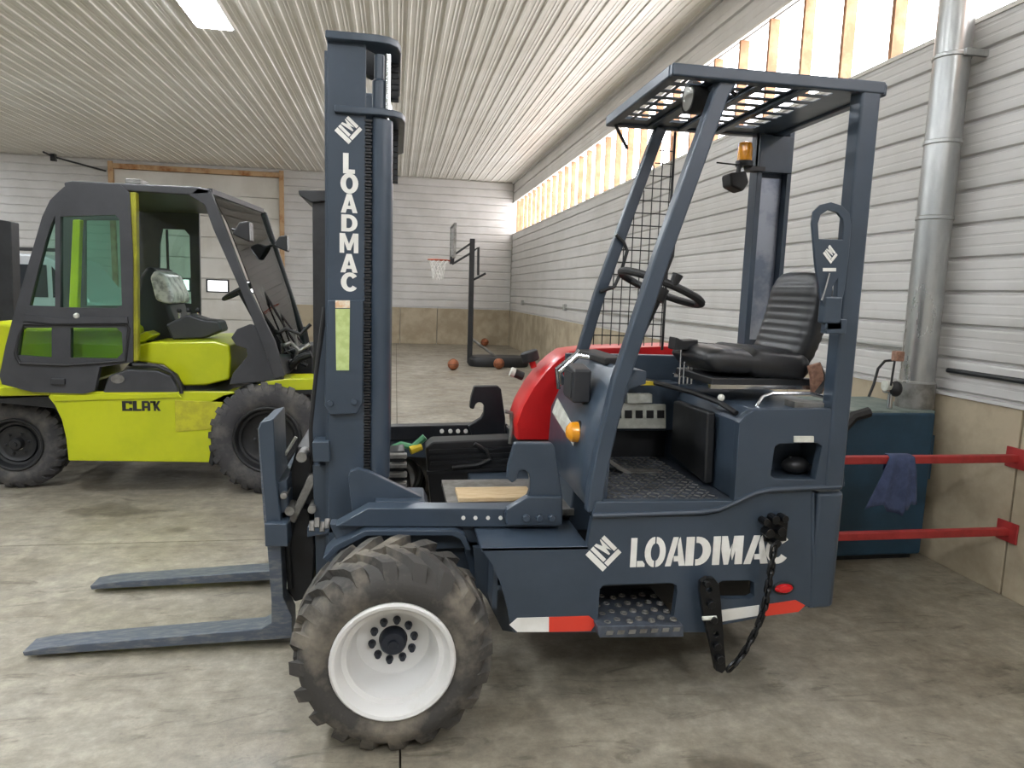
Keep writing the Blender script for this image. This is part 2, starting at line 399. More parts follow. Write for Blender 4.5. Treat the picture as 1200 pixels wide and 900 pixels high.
# ================================================================ wheels
def wheel(parent, c, R, w, rim_r, mats, sgn=1, dish=.165, nlug=20, lug_h=.032, slant=.30, nuts=10, hub_r=.05, nut_r=.08, nutsz=.012, name='wheel', deep=True):
    """c = centre on the OUTER face plane; the wheel runs from y=c.y inwards (sgn=+1)"""
    cx, cy, cz = c
    Y = lambda a: a*sgn
    rb = R-lug_h
    prof_ = [(rim_r-.004, .035), (rim_r+.02, .012), (rim_r+(rb-rim_r)*.45, .0), (rim_r+(rb-rim_r)*.75, .008), (rb-.012, .03), (rb, .06), (rb+.004, w*.5),
             (rb, w-.06), (rb-.012, w-.03), (rim_r+(rb-rim_r)*.75, w-.008), (rim_r+(rb-rim_r)*.45, w), (rim_r+.02, w-.012), (rim_r-.004, w-.035)]
    m = MB(); m.lathe([(r, Y(a)) for r, a in prof_], c, 'y', 56, False)
    m.f.pop(); m.f.pop(); m.m.pop(); m.m.pop()
    for side in (0, 1):
        for k in range(nlug):
            a0 = (k+.5*side)*2*PI/nlug
            line = [(rb-.075, .002, 0), (rb-.02, .012, .03), (R-.006, .045, .05), (R, .09, .05+slant*.25), (R, w*.54, .05+slant)]
            rs = []
            for r, a, th in line:
                hw = .030/r*(1.0 if r > rb-.05 else .6)
                aa = a if side == 0 else w-a
                inn = .03 if a > .02 else .012
                ring = []
                for dth, rr in ((-hw*1.25, -inn-.012), (-hw*.8, 0), (hw*.8, 0), (hw*1.25, -inn-.012)):
                    t = a0+th+dth+PI/2; q = r+rr
                    ya = aa+(.0 if rr == 0 else (.02 if side == 0 else -.02)*(1 if a < .03 else 0))
                    ring.append((cx+q*math.cos(t), cy+Y(ya), cz+q*math.sin(t)))
                rs.append(ring)
            m.rings(rs)
    ty = m.build(name, mats[0], parent, ang=38)
    # rim
    d = dish
    rp = [(rim_r+.012, .028), (rim_r+.014, .008), (rim_r+.006, .0), (rim_r-.006, .004), (rim_r-.016, .02), (rim_r-.026, .05), (rim_r-.045, .055), (rim_r-.052, .075)]
    if deep: rp += [(rim_r-.058, d*.8), (rim_r-.075, d*.95), (nut_r+.03, d), (hub_r+.004, d)]
    else: rp += [(rim_r-.06, d*.9), (nut_r+.02, d*.6), (hub_r+.004, d*.6)]
    q = MB(); q.lathe([(r, Y(a)) for r, a in rp], c, 'y', 48, False)
    q.f.pop(); q.f.pop(); q.m.pop(); q.m.pop()
    rim = q.build('rim', mats[1], ty)
    yh = d if deep else d*.6
    MB().lathe([(hub_r, Y(yh+.01)), (hub_r, Y(yh-.03)), (hub_r-.008, Y(yh-.042)), (hub_r*.4, Y(yh-.045)), (hub_r*.35, Y(yh-.055)), (.001, Y(yh-.056))], c, 'y', 28, False).build('hub', mats[2], ty)
    for k in range(nuts):
        t = k*2*PI/nuts+.15; px_, pz_ = cx+nut_r*math.cos(t), cz+nut_r*math.sin(t)
        MB().lathe([(nutsz*1.25, Y(yh+.004)), (nutsz*1.25, Y(yh-.006)), (nutsz, Y(yh-.007)), (nutsz*.9, Y(yh-.024)), (.001, Y(yh-.026))], (px_, cy, pz_), 'y', 6 if not deep else 12, False).build('wheel_nut', mats[2], ty)
    return ty

# ================================================================ GLYPHS
def glyph(ch, st=0):
    """list of (outer, holes), unit height; returns polygons, width"""
    if ch == 'L': return [([(0, 0), (.56, 0), (.56, .2), (.26, .2), (.26, 1), (0, 1)], [])] if not st else [([(0, 0), (.27, 0), (.27, 1), (0, 1)], []), ([(.31, 0), (.66, 0), (.66, .1), (.56, .2), (.31, .2)], [])], .56 if not st else .66
    if ch == 'O':
        g = .035 if st else 0
        r = []
        for a0, a1, dx in ((PI/2, 3*PI/2, -g), (-PI/2, PI/2, g)):
            o = [(.41+dx+.41*math.cos(a0+(a1-a0)*i/12), .5+.52*math.sin(a0+(a1-a0)*i/12)) for i in range(13)]
            h = [(.41+dx+.16*math.cos(a0+(a1-a0)*i/12), .5+.30*math.sin(a0+(a1-a0)*i/12)) for i in range(12, -1, -1)]
            r.append((o+h, []))
        return r, .82
    if ch == 'A':
        if st: return [([(0, 0), (.30, 1), (.52, 1), (.47, .8), (.24, 0)], []), ([(.36, .34), (.37, .16), (.56, .16), (.60, 0), (.86, 0), (.60, 1), (.55, .93), (.50, .72), (.54, .34)], [])], .86
        return [([(0, 0), (.3, 1), (.56, 1), (.86, 0), (.61, 0), (.555, .2), (.305, .2), (.25, 0)], [[(.36, .38), (.5, .38), (.43, .68)]])], .86
    if ch == 'D':
        arc = [(.36+.42*math.cos(-PI/2+PI*i/12), .5+.5*math.sin(-PI/2+PI*i/12)) for i in range(13)]
        inn = [(.36+.17*math.cos(-PI/2+PI*i/12), .5+.29*math.sin(-PI/2+PI*i/12)) for i in range(13)]
        if st: return [([(0, 0), (.25, 0), (.25, 1), (0, 1)], []), ([(.31, 0)]+arc+[(.31, 1), (.31, .79)]+inn[::-1]+[(.31, .21)], [])], .78
        return [([(0, 0)]+arc+[(0, 1)], [[(.25, .21)]+inn+[(.25, .79)]])], .78
    if ch == 'M':
        if st: return [([(0, 0), (.23, 0), (.23, 1), (0, 1)], []), ([(.27, 1), (.45, 1), (.56, .5), (.62, .72), (.52, 0), (.38, 0), (.27, .55)], []), ([(.66, 1), (.97, 1), (.97, 0), (.73, 0), (.73, .5), (.64, .15), (.60, .35)], [])], .97
        return [([(0, 0), (0, 1), (.27, 1), (.475, .46), (.68, 1), (.95, 1), (.95, 0), (.72, 0), (.72, .58), (.56, .14), (.39, .14), (.23, .58), (.23, 0)], [])], .95
    if ch == 'C':
        o = [(.41+.41*math.cos(a), .5+.52*math.sin(a)) for a in [math.radians(38+284*i/20) for i in range(21)]]
        h = [(.41+.16*math.cos(a), .5+.30*math.sin(a)) for a in [math.radians(38+284*i/20) for i in range(20, -1, -1)]]
        return [(o+h, [])], .76
    if ch == 'K': return [([(0, 0), (.25, 0), (.25, .32), (.5, 0), (.8, 0), (.42, .52), (.76, 1), (.48, 1), (.25, .66), (.25, 1), (0, 1)], [])], .78
    if ch == 'c': return [([(0, 0), (.7, 0), (.7, .33), (.48, .33), (.48, .2), (.25, .2), (.25, .8), (.48, .8), (.48, .68), (.7, .68), (.7, 1), (0, 1)], [])], .7
    if ch == 'a': return [([(0, 0), (.24, 0), (.24, .3), (.48, .3), (.48, 0), (.72, 0), (.72, .8), (.55, 1), (0, 1)], [[(.24, .5), (.48, .5), (.48, .8), (.24, .8)]])], .72
    if ch == "'": return [([(0, .8), (.35, .8), (.35, .55), (.6, .55), (.6, 1), (0, 1)], [])], .6
def letter(parent, ch, box, Yf, m, th=.003, st=0):
    (x0, z0), (x1, z1) = box
    gl, w = glyph(ch, st); b = MB()
    tr = lambda p: (x0+(x1-x0)*p[0]/w, z0+(z1-z0)*p[1])
    for o, hs in gl: b.prism([tr(p) for p in o], Yf-th, Yf, 'y', [[tr(p) for p in h] for h in hs])
    return b.build('letter', m, parent)
def logo(parent, bot, right, left, Yf, m, th=.003):
    b = MB()
    def tr(u, v): return (bot[0]+u*(right[0]-bot[0])+v*(left[0]-bot[0]), bot[1]+u*(right[1]-bot[1])+v*(left[1]-bot[1]))
    for q in ([(0, 0), (.22, 0), (.22, 1), (0, 1)], [(.27, 0), (1, 0), (1, .2), (.27, .2)], [(.27, .26), (.42, .26), (.42, 1), (.27, 1)],
              [(.46, 1), (.57, 1), (.71, .62), (.67, .3), (.6, .3)], [(.84, .26), (1, .26), (1, 1), (.84, 1)], [(.66, .72), (.8, .36), (.8, 1), (.76, 1)]):
        b.prism([tr(*p) for p in q], Yf-th, Yf, 'y')
    return b.build('logo', m, parent)

# ================================================================ TRUCK-MOUNTED FORKLIFT
T = empty('truck_mounted_forklift', (.7, 3.7, 0), 'slate blue three-wheeled forklift with open cab, white wheel and red tank', 'forklift')
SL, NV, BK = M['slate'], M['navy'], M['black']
Y0 = 2.62                                             # near side plate
# wheels
wheel(T, (.004, 2.365, .368), .372, .37, .212, [M['tyre'], M['wheelw'], M['lugn']], dish=.185)
wheel(T, (.004, 5.02, .368), .372, .37, .216, [M['tyre'], M['wheelw'], M['lugn']], sgn=-1)
wheel(T, (1.42, 3.53, .36), .362, .34, .2, [M['tyre'], M['wheelw'], M['lugn']])
for s_ in (2.6, 4.8): MB().cyl((.004, 3.0 if s_ < 3 else 4.4, .372), (.004, s_, .372), .11, 20).build('drive_motor', BK, T)
# chassis
fr = MB()
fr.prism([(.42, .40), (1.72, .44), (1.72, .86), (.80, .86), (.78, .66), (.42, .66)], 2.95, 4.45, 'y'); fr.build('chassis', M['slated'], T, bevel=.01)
arm_pts = [(393, 617), (431, 596), (655, 596), (655, 618)]
holes = [ell(at(430+x/4.5, 430+795/4.5, 2.84), .008, .008, 10) for x in (508, 572, 638, 704)]
na = MB().prism(P(2.84, arm_pts), 2.84, 2.93, 'y').build('side_arm', SL, T, bevel=.004)
for x in (508, 572, 638, 704):
    c = at(430+x/4.5, 430+795/4.5, 2.84); MB().cyl((c[0], 2.845, c[1]), (c[0], 2.834, c[1]), .0085, 10).build('pale_stub', M['white'], na)  # white discs put in for open holes with the bright floor showing through
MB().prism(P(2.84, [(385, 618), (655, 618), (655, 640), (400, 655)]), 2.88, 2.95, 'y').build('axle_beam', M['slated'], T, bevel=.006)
hook = [(740,590),(746,520),(765,455),(778,408),(790,402),(975,402),(990,420),(1032,690),(1032,832),(735,832),(728,775),(740,748),(850,682),(860,650),(860,590),(852,562),(835,546),(812,545),(797,560),(787,600),(765,612)]
hook = [(430+x/4.5, 430+y/4.5) for x, y in hook]
MB().prism(P(2.82, hook), 2.82, 2.86, 'y').build('lifting_hook', SL, T, bevel=.005)
base = [(430+x/4.5, 430+y/4.5) for x, y in [(735, 750), (850, 683), (1026, 683), (1026, 832), (735, 832)]]
hb_ = MB().prism(P(2.805, base), 2.795, 2.82, 'y').build('hook_plate', SL, T, bevel=.004)
for x in (840, 908, 974):
    c = at(430+x/4.5, 430+796/4.5, 2.79); MB().cyl((c[0], 2.797, c[1]), (c[0], 2.775, c[1]), .017, 6).build('bolt', SL, hb_, bevel=.003)
# far arm and hook: their shade is painted into the black colour
far_pts = [(452, 500), (595, 497), (597, 514), (452, 516)]
fh = [ell(at(430+x/4.5, 430+338/4.5, 4.5), .014, .014, 10) for x in (395, 440, 480, 521)]
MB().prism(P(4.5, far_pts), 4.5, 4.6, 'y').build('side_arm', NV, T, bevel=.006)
for x in (395, 440, 480, 521):
    c = at(430+x/4.5, 430+338/4.5, 4.5); MB().cyl((c[0], 4.51, c[1]), (c[0], 4.49, c[1]), .014, 10).build('pale_stub', M['white'], T)  # far arm holes likewise: white discs in place of bright floor seen through
fhook = [(540,215),(548,160),(565,100),(690,98),(706,115),(728,270),(728,372),(560,372),(530,310),(600,268),(615,240),(617,205),(605,187),(585,184),(572,195),(562,222)]
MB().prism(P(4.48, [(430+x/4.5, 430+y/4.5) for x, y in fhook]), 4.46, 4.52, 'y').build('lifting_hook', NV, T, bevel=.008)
MB().prism(P(4.48, [(455, 514), (600, 513), (600, 545), (455, 535)]), 4.52, 4.7, 'y').build('far_frame', M['slated'], T)
# hydraulic tank in black between the arms, and a pallet of hoses
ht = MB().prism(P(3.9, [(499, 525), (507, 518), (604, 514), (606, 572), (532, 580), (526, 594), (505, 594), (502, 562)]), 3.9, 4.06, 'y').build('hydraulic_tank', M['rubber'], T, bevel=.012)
MB().prism(P(3.88, [(500, 553), (605, 547), (605, 551), (500, 557)]), 3.885, 3.91, 'y').build('seam', M['black'], ht)
for k in range(3):
    MB().prism(P(3.88, [(503+k, 528+k*7), (604, 524+k*7), (604, 527+k*7), (503+k, 532+k*7)]), 3.888, 3.91, 'y').build('seam', M['black'], ht)
MB().tube([(x_, 3.87, z_) for x_, z_ in P(3.87, [(556, 520), (570, 528), (575, 538), (560, 545), (530, 548)])], .012, 8).build('hose', M['rubber'], ht)
# valve block behind the mast
vb = MB().prism(P(3.4, [(456, 530), (474, 528), (474, 583), (456, 590)]), 3.4, 3.55, 'y').build('valve_block', BK, T, bevel=.006)
for k in range(5):
    c = at(466, 534+k*11, 3.38); MB().box(c[0]-.045, c[0]+.045, 3.36, 3.41, c[1]-.012, c[1]+.010).build('valve_section', M['greyst'], vb, bevel=.004)
MB().tube([(x_, 3.9, z_) for x_, z_ in P(3.9, [(455, 528), (470, 521), (484, 524), (498, 512)])], .02, 8).build('hose', M['green'], vb)
c = at(487, 527, 3.9); MB().cyl((c[0]-.03, 3.88, c[1]), (c[0]+.03, 3.9, c[1]+.02), .024, 10).build('cap', M['yellow'], vb)
MB().box(.24, .80, 2.93, 3.45, .715, .742).build('cross_plate', M['greyst'], T)
MB().prism(P(3.0, [(440, 582), (497, 582), (503, 594), (440, 596)]), 2.93, 3.15, 'y').build('mast_carriage', SL, T, bevel=.006)

# fender over the near wheel
fp = P(2.80, [(378, 655), (392, 640), (428, 622), (534, 622), (545, 628), (552, 645), (546, 645), (539, 632), (530, 628), (430, 628), (397, 645), (384, 658)])
MB().prism(fp, 2.80, 2.95, 'y').build('fender', SL, T, bevel=.003)
MB().prism(P(2.88, [(542, 634), (560, 634), (566, 690), (556, 690)]), 2.88, 2.95, 'y').build('fender_bracket', SL, T, bevel=.004)
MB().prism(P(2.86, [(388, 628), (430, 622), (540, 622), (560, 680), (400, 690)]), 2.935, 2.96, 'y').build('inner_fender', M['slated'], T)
cl = MB()
for x, y in ((366, 615), (372, 611), (378, 616), (384, 612)):
    c = at(x, y, 2.95); cl.cyl((c[0], 2.93, c[1]-.02), (c[0], 2.95, c[1]+.015), .012, 8)
cl.build('hose_fitting', M['greyst'], T)

# side plate with step opening
panel = [(564, 643), (688, 641), (694, 607), (826, 604), (845, 600), (866, 590), (888, 580), (905, 577), (952, 575), (952, 709), (900, 722), (842, 733), (838, 741), (602, 741), (597, 726), (594, 710), (586, 682), (576, 660)]
hole1 = [(708, 685), (786, 683), (793, 686), (794, 692), (789, 729), (702, 732), (700, 728), (703, 690)]
hole2 = [(863+21*math.cos(t*PI/10)*1, 691+11.5*math.sin(t*PI/10)) for t in range(20)]
hole2 = [(863+max(-21, min(21, 26*math.cos(t*PI/10))), 691+max(-11, min(11, 13.5*math.sin(t*PI/10)))) for t in range(20)]
sp_plate = MB().prism(P(Y0, panel), Y0, Y0+.035, 'y', [P(Y0, hole1), P(Y0, hole2)]).build('side_plate', SL, T, bevel=.003)
sh = P(Y0, [(564, 643), (690, 641)])
MB().prism([(sh[0][0]-.0, sh[0][1]-.012), (sh[1][0], sh[1][1]-.012), (sh[1][0], sh[1][1]+.004), (sh[0][0], sh[0][1]+.004)], Y0+.0, 2.96, 'y').build('deck_shelf', SL, T, bevel=.003)
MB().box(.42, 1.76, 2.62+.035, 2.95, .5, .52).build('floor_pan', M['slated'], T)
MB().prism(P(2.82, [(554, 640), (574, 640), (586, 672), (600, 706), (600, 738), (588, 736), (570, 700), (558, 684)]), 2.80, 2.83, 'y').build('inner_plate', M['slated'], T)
MB().box(.40, .42, 2.66, 2.95, .42, .60).build('bulkhead', M['slated'], T)
MB().box(.80, 1.72, 2.93, 2.95, .28, .64).box(1.285, 1.295, 2.655, 2.95, .40, .62).box(.80, .81, 2.655, 2.95, .40, .62).build('dark_backing', M['rubber'], T)  # black panels added so the step and oval openings stay dark
# step
st = P(2.56, [(697, 732), (800, 731), (800, 746), (700, 747)])
step = MB().prism(P(2.57, [(699, 733), (800, 732), (801, 746), (702, 747)]), 2.565, 2.93, 'y').build('step', M['tread'], T, bevel=.004)
zt = at(750, 732, 2.57)[1]; x0s = at(705, 732, 2.6)[0]; x1s = at(795, 732, 2.6)[0]
for i in range(7):
    for j in range(4):
        q = x0s+(i+.5)*(x1s-x0s)/7; yy = 2.60+j*.075+(.02 if i % 2 else 0)
        MB().lathe([(.016, -.002), (.014, .006), (.009, .006), (.008, -.001)], (q, yy, zt), 'z', 10, False).build('step_stud', M['greyst'], step)
for i in range(7):
    q = x0s+(i+.5)*(x1s-x0s)/7; c = at(740, 740, 2.565)
    MB().prism([(q-.016, c[1]-.008), (q+.012, c[1]-.008), (q+.016, c[1]+.008), (q-.012, c[1]+.008)], 2.56, 2.567, 'y').build('step_stud', M['greyst'], step)
# counterweight at the back, rounded
cx0 = at(953, 640, Y0)[0]; cx1 = at(988, 600, Y0)[0]; zb = at(965, 713, Y0)[1]; zt2 = at(985, 577, Y0)[1]
plan = [(cx0, Y0-.004), (cx1-.035, Y0-.004)] + [(cx1-.035+.045*math.sin(a), Y0+.041-.045*math.cos(a)) for a in (.4, .8, 1.2, 1.57)] + [(cx1+.01, 4.7), (cx0, 4.7)]
MB().prism(plan, zb, zt2, 'z').build('counterweight', SL, T, bevel=.018, seg=3)
MB().prism(P(Y0, [(951, 577), (954, 577), (954, 712), (951, 711)]), Y0-.003, Y0+.02, 'y').build('panel_joint', SL, T)
# moulding along the belt line
bl = [(694, 604), (760, 602), (820, 600), (842, 597), (863, 588), (884, 578), (902, 574), (940, 572), (984, 570)]
c2 = P(Y0-.012, bl); c3 = [(x_, Y0-.012, z_) for x_, z_ in c2]+[(cx1+.012, Y0+.04, c2[-1][1]), (cx1+.014, 3.3, c2[-1][1])]
MB().tube(c3, .011, 8).build('belt_moulding', SL, T)
# upper side panel with pocket
up_ = [(694, 605), (698, 588), (860, 587), (866, 496), (872, 488), (884, 480), (984, 479), (990, 570), (917, 573), (900, 576), (884, 582), (864, 591), (845, 599), (826, 603)]
pk = [(914, 520), (957, 519), (963, 523), (955, 562), (908, 561), (903, 557), (908, 524)]
usp = MB().prism(P(2.61, up_), 2.608, 2.65, 'y', [P(2.61, pk)]).build('cab_side_panel', SL, T, bevel=.004)
pz0, pz1 = at(930, 564, 2.61)[1], at(930, 516, 2.61)[1]; pxa, pxb = at(898, 540, 2.61)[0], at(968, 540, 2.61)[0]
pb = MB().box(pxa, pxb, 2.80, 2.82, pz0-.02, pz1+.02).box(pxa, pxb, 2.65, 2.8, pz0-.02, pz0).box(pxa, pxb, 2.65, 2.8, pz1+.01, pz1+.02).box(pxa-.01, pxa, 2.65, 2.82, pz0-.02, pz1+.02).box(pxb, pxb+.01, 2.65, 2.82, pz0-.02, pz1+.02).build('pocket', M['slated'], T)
c = at(932, 545, 2.72); MB().ball((c[0], 2.72, c[1]), .05, 16, (1.25, .9, .75)).cyl((c[0]-.03, 2.73, c[1]+.03), (c[0]+.06, 2.7, c[1]-.01), .014, 8).build('filler_cap', BK, pb)
MB().prism(P(2.605, [(930, 511), (953, 511), (953, 518), (930, 518)]), 2.60, 2.607, 'y').build('sticker', M['label'], T)
# seat pedestal, cab floor, inner walls
pX0 = at(861, 587, Y0)[0]; fz = at(780, 588, Y0)[1]; pzt = at(900, 480, Y0)[1]
pd = MB()
pd.prism([(pX0-.0, fz), (cx1-.03, fz), (cx1-.03, pzt), (pX0+.06, pzt), (pX0+.01, pzt-.06)], 2.825, 3.42, 'y'); pd.prism([(pX0-.0, fz), (pX0+.07, fz), (pX0+.07, pzt), (pX0+.06, pzt), (pX0+.01, pzt-.06)], 2.65, 2.83, 'y'); pd.box(pX0+.06, cx1-.03, 2.65, 2.83, pzt-.02, pzt); pd.build('seat_pedestal', SL, T, bevel=.012)
fl_ = MB().box(.80, pX0, Y0+.01, 3.42, fz-.03, fz).build('cab_floor', M['tread'], T)
tp = MB()
for i in range(16):
    for j in range(18):
        x_, y_ = .84+i*.033, 2.65+j*.042
        if x_ > pX0-.02: continue
        a = .8 if (i+j) % 2 else -.8
        dx, dy = .013*math.cos(a), .013*math.sin(a)
        tp.prism([(x_-dx-dy*.3, y_-dy+dx*.3), (x_-dx+dy*.3, y_-dy-dx*.3), (x_+dx+dy*.3, y_+dy-dx*.3), (x_+dx-dy*.3, y_+dy+dx*.3)], fz, fz+.004, 'z')
tp.build('floor_treads', M['greyst'], T, kind='stuff')
iw = MB().box(.86, 1.80, 3.42, 3.47, fz, at(760, 416, 3.42)[1]).build('inner_wall', M['slate'], T, bevel=.006)
z1_ = at(760, 505, 3.3)[1]
MB().box(.90, pX0+.02, 3.3, 3.42, z1_, at(760, 448, 3.3)[1]).build('console', SL, T, bevel=.01)
MB().box(.88, pX0, 3.40, 3.425, fz, z1_+.01).build('footwell_wall', BK, T)
swp = MB().prism(P(3.29, [(716, 472), (780, 474), (780, 502), (716, 502)]), 3.285, 3.3, 'y').build('switch_plate', M['label'], T, bevel=.002)
for k in range(5):
    x_ = 720+12.6*k
    MB().prism(P(3.28, [(x_, 481), (x_+8, 481), (x_+8, 490), (x_, 490)]), 3.278, 3.286, 'y').build('switch', M['rubber'], swp)
MB().prism(P(3.29, [(733, 461), (762, 461), (762, 471), (733, 472)]), 3.26, 3.3, 'y').build('relay_box', M['label'], T, bevel=.003)
MB().tube([(x_, 3.1, z_) for x_, z_ in P(3.1, [(712, 538), (724, 547), (736, 553), (760, 553), (776, 554)])], .01, 6, sq=(.008, .035)).build('pedal', M['greyst'], T)
pp = P(2.95, [(806, 472), (835, 478), (834, 563), (829, 564), (802, 545)])
kp = MB().prism([(y_, z_) for y_, z_ in [(2.80, fz+.02), (3.2, fz+.06), (3.2, fz+.33), (2.82, fz+.34)]], pX0-.055, pX0-.012, 'x').build('knee_pad', BK, T, bevel=.012)
MB().tube([(pX0+.02, 2.70, pzt-.03), (pX0-.01, 2.80, pzt+.0), (pX0-.05, 3.0, pzt+.015), (pX0-.2, 3.25, pzt+.04), (.95, 3.32, pzt+.05)], .012, 8).build('dash_hose', M['rubber'], T)
c = at(757, 450, 3.2); MB().box(c[0]-.05, c[0]+.05, 3.18, 3.22, c[1]-.005, c[1]+.015).build('warning_tag', M['yellow'], T, bevel=.003)
c = at(845, 466, 2.8); MB().ball((c[0], 2.8, c[1]), .016, 10).cyl((c[0], 2.8, c[1]-.04), (c[0], 2.8, c[1]), .007, 8).build('parking_knob', M['label'], T)
# silver grab rail on the pedestal
gr = P(2.72, [(884, 480), (894, 465), (905, 461), (950, 461), (968, 466)])
MB().tube([(x_, 2.72, z_) for x_, z_ in gr], .009, 8).build('grab_rail', M['chrome'], T)
MB().prism(P(2.68, [(928, 470), (975, 472), (975, 480), (928, 479)]), 2.66, 2.74, 'y').build('latch_bar', M['greyst'], T, bevel=.003)

# front cowl
cwl = P(3.0, [(690, 600), (700, 600)])
zbt = at(690, 600, 2.66)[1]
cprof = [(.80, zbt), (.765, zbt+.10), (.775, 1.14), (.86, 1.34), (.92, 1.405), (1.0, 1.40), (1.0, 1.35), (.93, 1.33), (.87, 1.12), (.86, zbt)]
cr = MB()
yy = [2.66, 2.675, 2.70, 2.74, 3.36, 3.40]; off = [.05, .025, .010, 0, 0, .03]
cr.rings([[(x_+o*(1 if i < 5 else 0), y_, z_) for i, (x_, z_) in enumerate(cprof)] for y_, o in zip(yy, off)])
cow = cr.build('front_cowl', SL, T, ang=50)
def cowl_x(z):
    pts = cprof[:5]
    for (xa, za), (xb, zb_) in zip(pts, pts[1:]):
        if za <= z <= zb_: return xa+(xb-xa)*(z-za)/(zb_-za)
    return .8
def on_cowl(y, z, e=.008): return (cowl_x(z)-e, y, z)
b = MB(); v = [on_cowl(3.30, 1.12), on_cowl(2.86, 1.05), on_cowl(2.86, 1.12), on_cowl(3.30, 1.19)]
b.add(v+[(p[0]+.004, p[1], p[2]) for p in v], [(0, 1, 2, 3), (7, 6, 5, 4), (0, 4, 5, 1), (1, 5, 6, 2), (2, 6, 7, 3), (3, 7, 4, 0)]); b.build('reflective_sticker', M['label'], T)
ind = MB().lathe([(.001, -.052), (.025, -.047), (.042, -.03), (.045, -.008), (.045, 0)], on_cowl(2.84, 1.115, 0), 'x', 20, False).build('indicator_lamp', M['amber'], T)
MB().lathe([(.05, 0), (.05, .014), (.02, .04)], on_cowl(2.84, 1.115, 0), 'x', 20, False).build('lamp_base', M['rubber'], ind)
hlx = cowl_x(1.30)
hl = MB().prism([(2.83, 1.24), (3.0, 1.25), (3.0, 1.375), (2.95, 1.40), (2.83, 1.385)], hlx-.10, hlx-.02, 'x').build('work_lamp', M['plast'], T, bevel=.012)
MB().prism([(2.85, 1.26), (2.98, 1.265), (2.98, 1.37), (2.85, 1.37)], hlx-.104, hlx-.099, 'x').build('lens', M['plast'], hl)
MB().tube([(hlx-.04, 2.9, 1.25), (hlx+.0, 2.92, 1.2), (hlx+.02, 2.94, 1.12)], .012, 8).build('lamp_bracket', M['rubber'], hl)
MB().tube([(.80, 3.24, 1.27), (.78, 3.22, 1.33), (.86, 3.2, 1.41), (.98, 3.1, 1.40)], .014, 8).build('mirror_bracket', M['chrome'], T)
MB().tube([(.79, 3.28, 1.24), (.77, 3.26, 1.34), (.88, 3.26, 1.43)], .01, 8).build('mirror_bracket', M['chrome'], T)
MB().box(.90, 1.0, 2.9, 3.36, 1.395, 1.43).build('dash_top', M['rubber'], T, bevel=.01)

# overhead guard
YN, YFAR, ZG = 2.62, 3.42, 2.55
fpo = P(2.64, [(690, 600), (692, 575), (702, 525), (720, 450), (770, 300), (838, 110), (853, 84)])
MB().tube([(x_+.02, 2.65, z_) for x_, z_ in fpo], .03, sq=(.030, .032)).build('front_post', SL, T, bevel=.010, seg=3)
MB().tube([(x_, 3.40, z_) for x_, z_ in P(3.40, [(678, 425), (702, 345), (740, 240), (766, 170), (774, 150)])], .03, sq=(.024, .028)).build('front_post', SL, T, bevel=.008, seg=3)
xr0, xr1 = 1.80, 1.885
MB().box(xr0, xr1, 2.60, 2.68, at(970, 575, 2.6)[1], ZG).build('rear_post', SL, T, bevel=.012, seg=3)
xf0, xf1 = at(880, 260, 3.42)[0]-.012, at(914, 260, 3.42)[0]+.01
zf = at(880, 402, 3.42)[1]
MB().prism([(xf0, 3.37), (xf0+.028, 3.37), (xf0+.028, 3.42), (xf1-.02, 3.42), (xf1-.02, 3.37), (xf1+.005, 3.37), (xf1+.005, 3.45), (xf0, 3.45)], zf-.2, ZG, 'z').build('rear_post', SL, T, bevel=.003)
MB().box(xf0+.032, xf1-.024, 3.412, 3.419, zf+.02, 2.32).build('channel_sheen', M['sheen'], T)  # bright strip put in for the silver reflection on the post's web
MB().box(xf0+.0, xf1, 3.36, 3.40, 2.34, ZG-.03).build('post_gusset', SL, T, bevel=.004)
# canopy: plate with slots, frame bars
cX0, cX1 = 1.03, 1.90
colx = [(1.045, 1.095), (1.108, 1.175), (1.285, 1.36), (1.425, 1.543), (1.611, 1.724)]
slots = []
for r in range(7):
    yr = 2.655+r*.0985
    for a, b_ in colx:
        sk = .0
        slots.append([(a+sk, yr), (b_+sk, yr), (b_+sk, yr+.064), (a+sk, yr+.064)])
MB().prism([(cX0, YN+.01), (cX1, YN+.01), (cX1, YFAR), (cX0, YFAR)], 2.532, 2.536, 'z', slots).build('canopy_plate', SL, T)
for nm, a, b_ in (('canopy_rail', (cX0-.02, YN), (cX1-.0, YN)), ('canopy_rail', (cX0-.02, YFAR), (cX1, YFAR)), ('canopy_rail', (cX0, YN), (cX0, YFAR)), ('canopy_rail', (cX1, YN), (cX1, YFAR))):
    MB().tube([(a[0], a[1], 2.545), (b_[0], b_[1], 2.545)], .02, sq=(.024, .024)).build(nm, SL, T, bevel=.008, seg=3)
for x_ in (1.23, 1.39, 1.577):
    MB().box(x_-.018, x_+.018, YN, YFAR, 2.518, 2.531).build('canopy_bar', SL, T, bevel=.004)
MB().tube([(1.04, 3.38, 2.52), (1.12, 3.42, 2.42)], .008, 6).build('canopy_strut', BK, T)
# work lamp under the canopy
wl_c = at(806, 114, 2.78)
wlm = MB().lathe([(.001, .075), (.035, .07), (.055, .045), (.064, 0), (.064, -.02)], (wl_c[0]+.02, 2.78, wl_c[1]), 'x', 24, False).build('work_lamp', M['rubber'], T)
MB().lathe([(.001, -.026), (.04, -.025), (.057, -.018), (.057, -.012)], (wl_c[0]+.02, 2.78, wl_c[1]), 'x', 24, False).build('lens', M['lens'], wlm)
MB().tube([(wl_c[0]+.06, 2.78, wl_c[1]+.05), (wl_c[0]+.08, 2.76, wl_c[1]+.075), (wl_c[0]+.17, 2.7, wl_c[1]-.0)], .008, 6).build('lamp_bracket', BK, wlm)
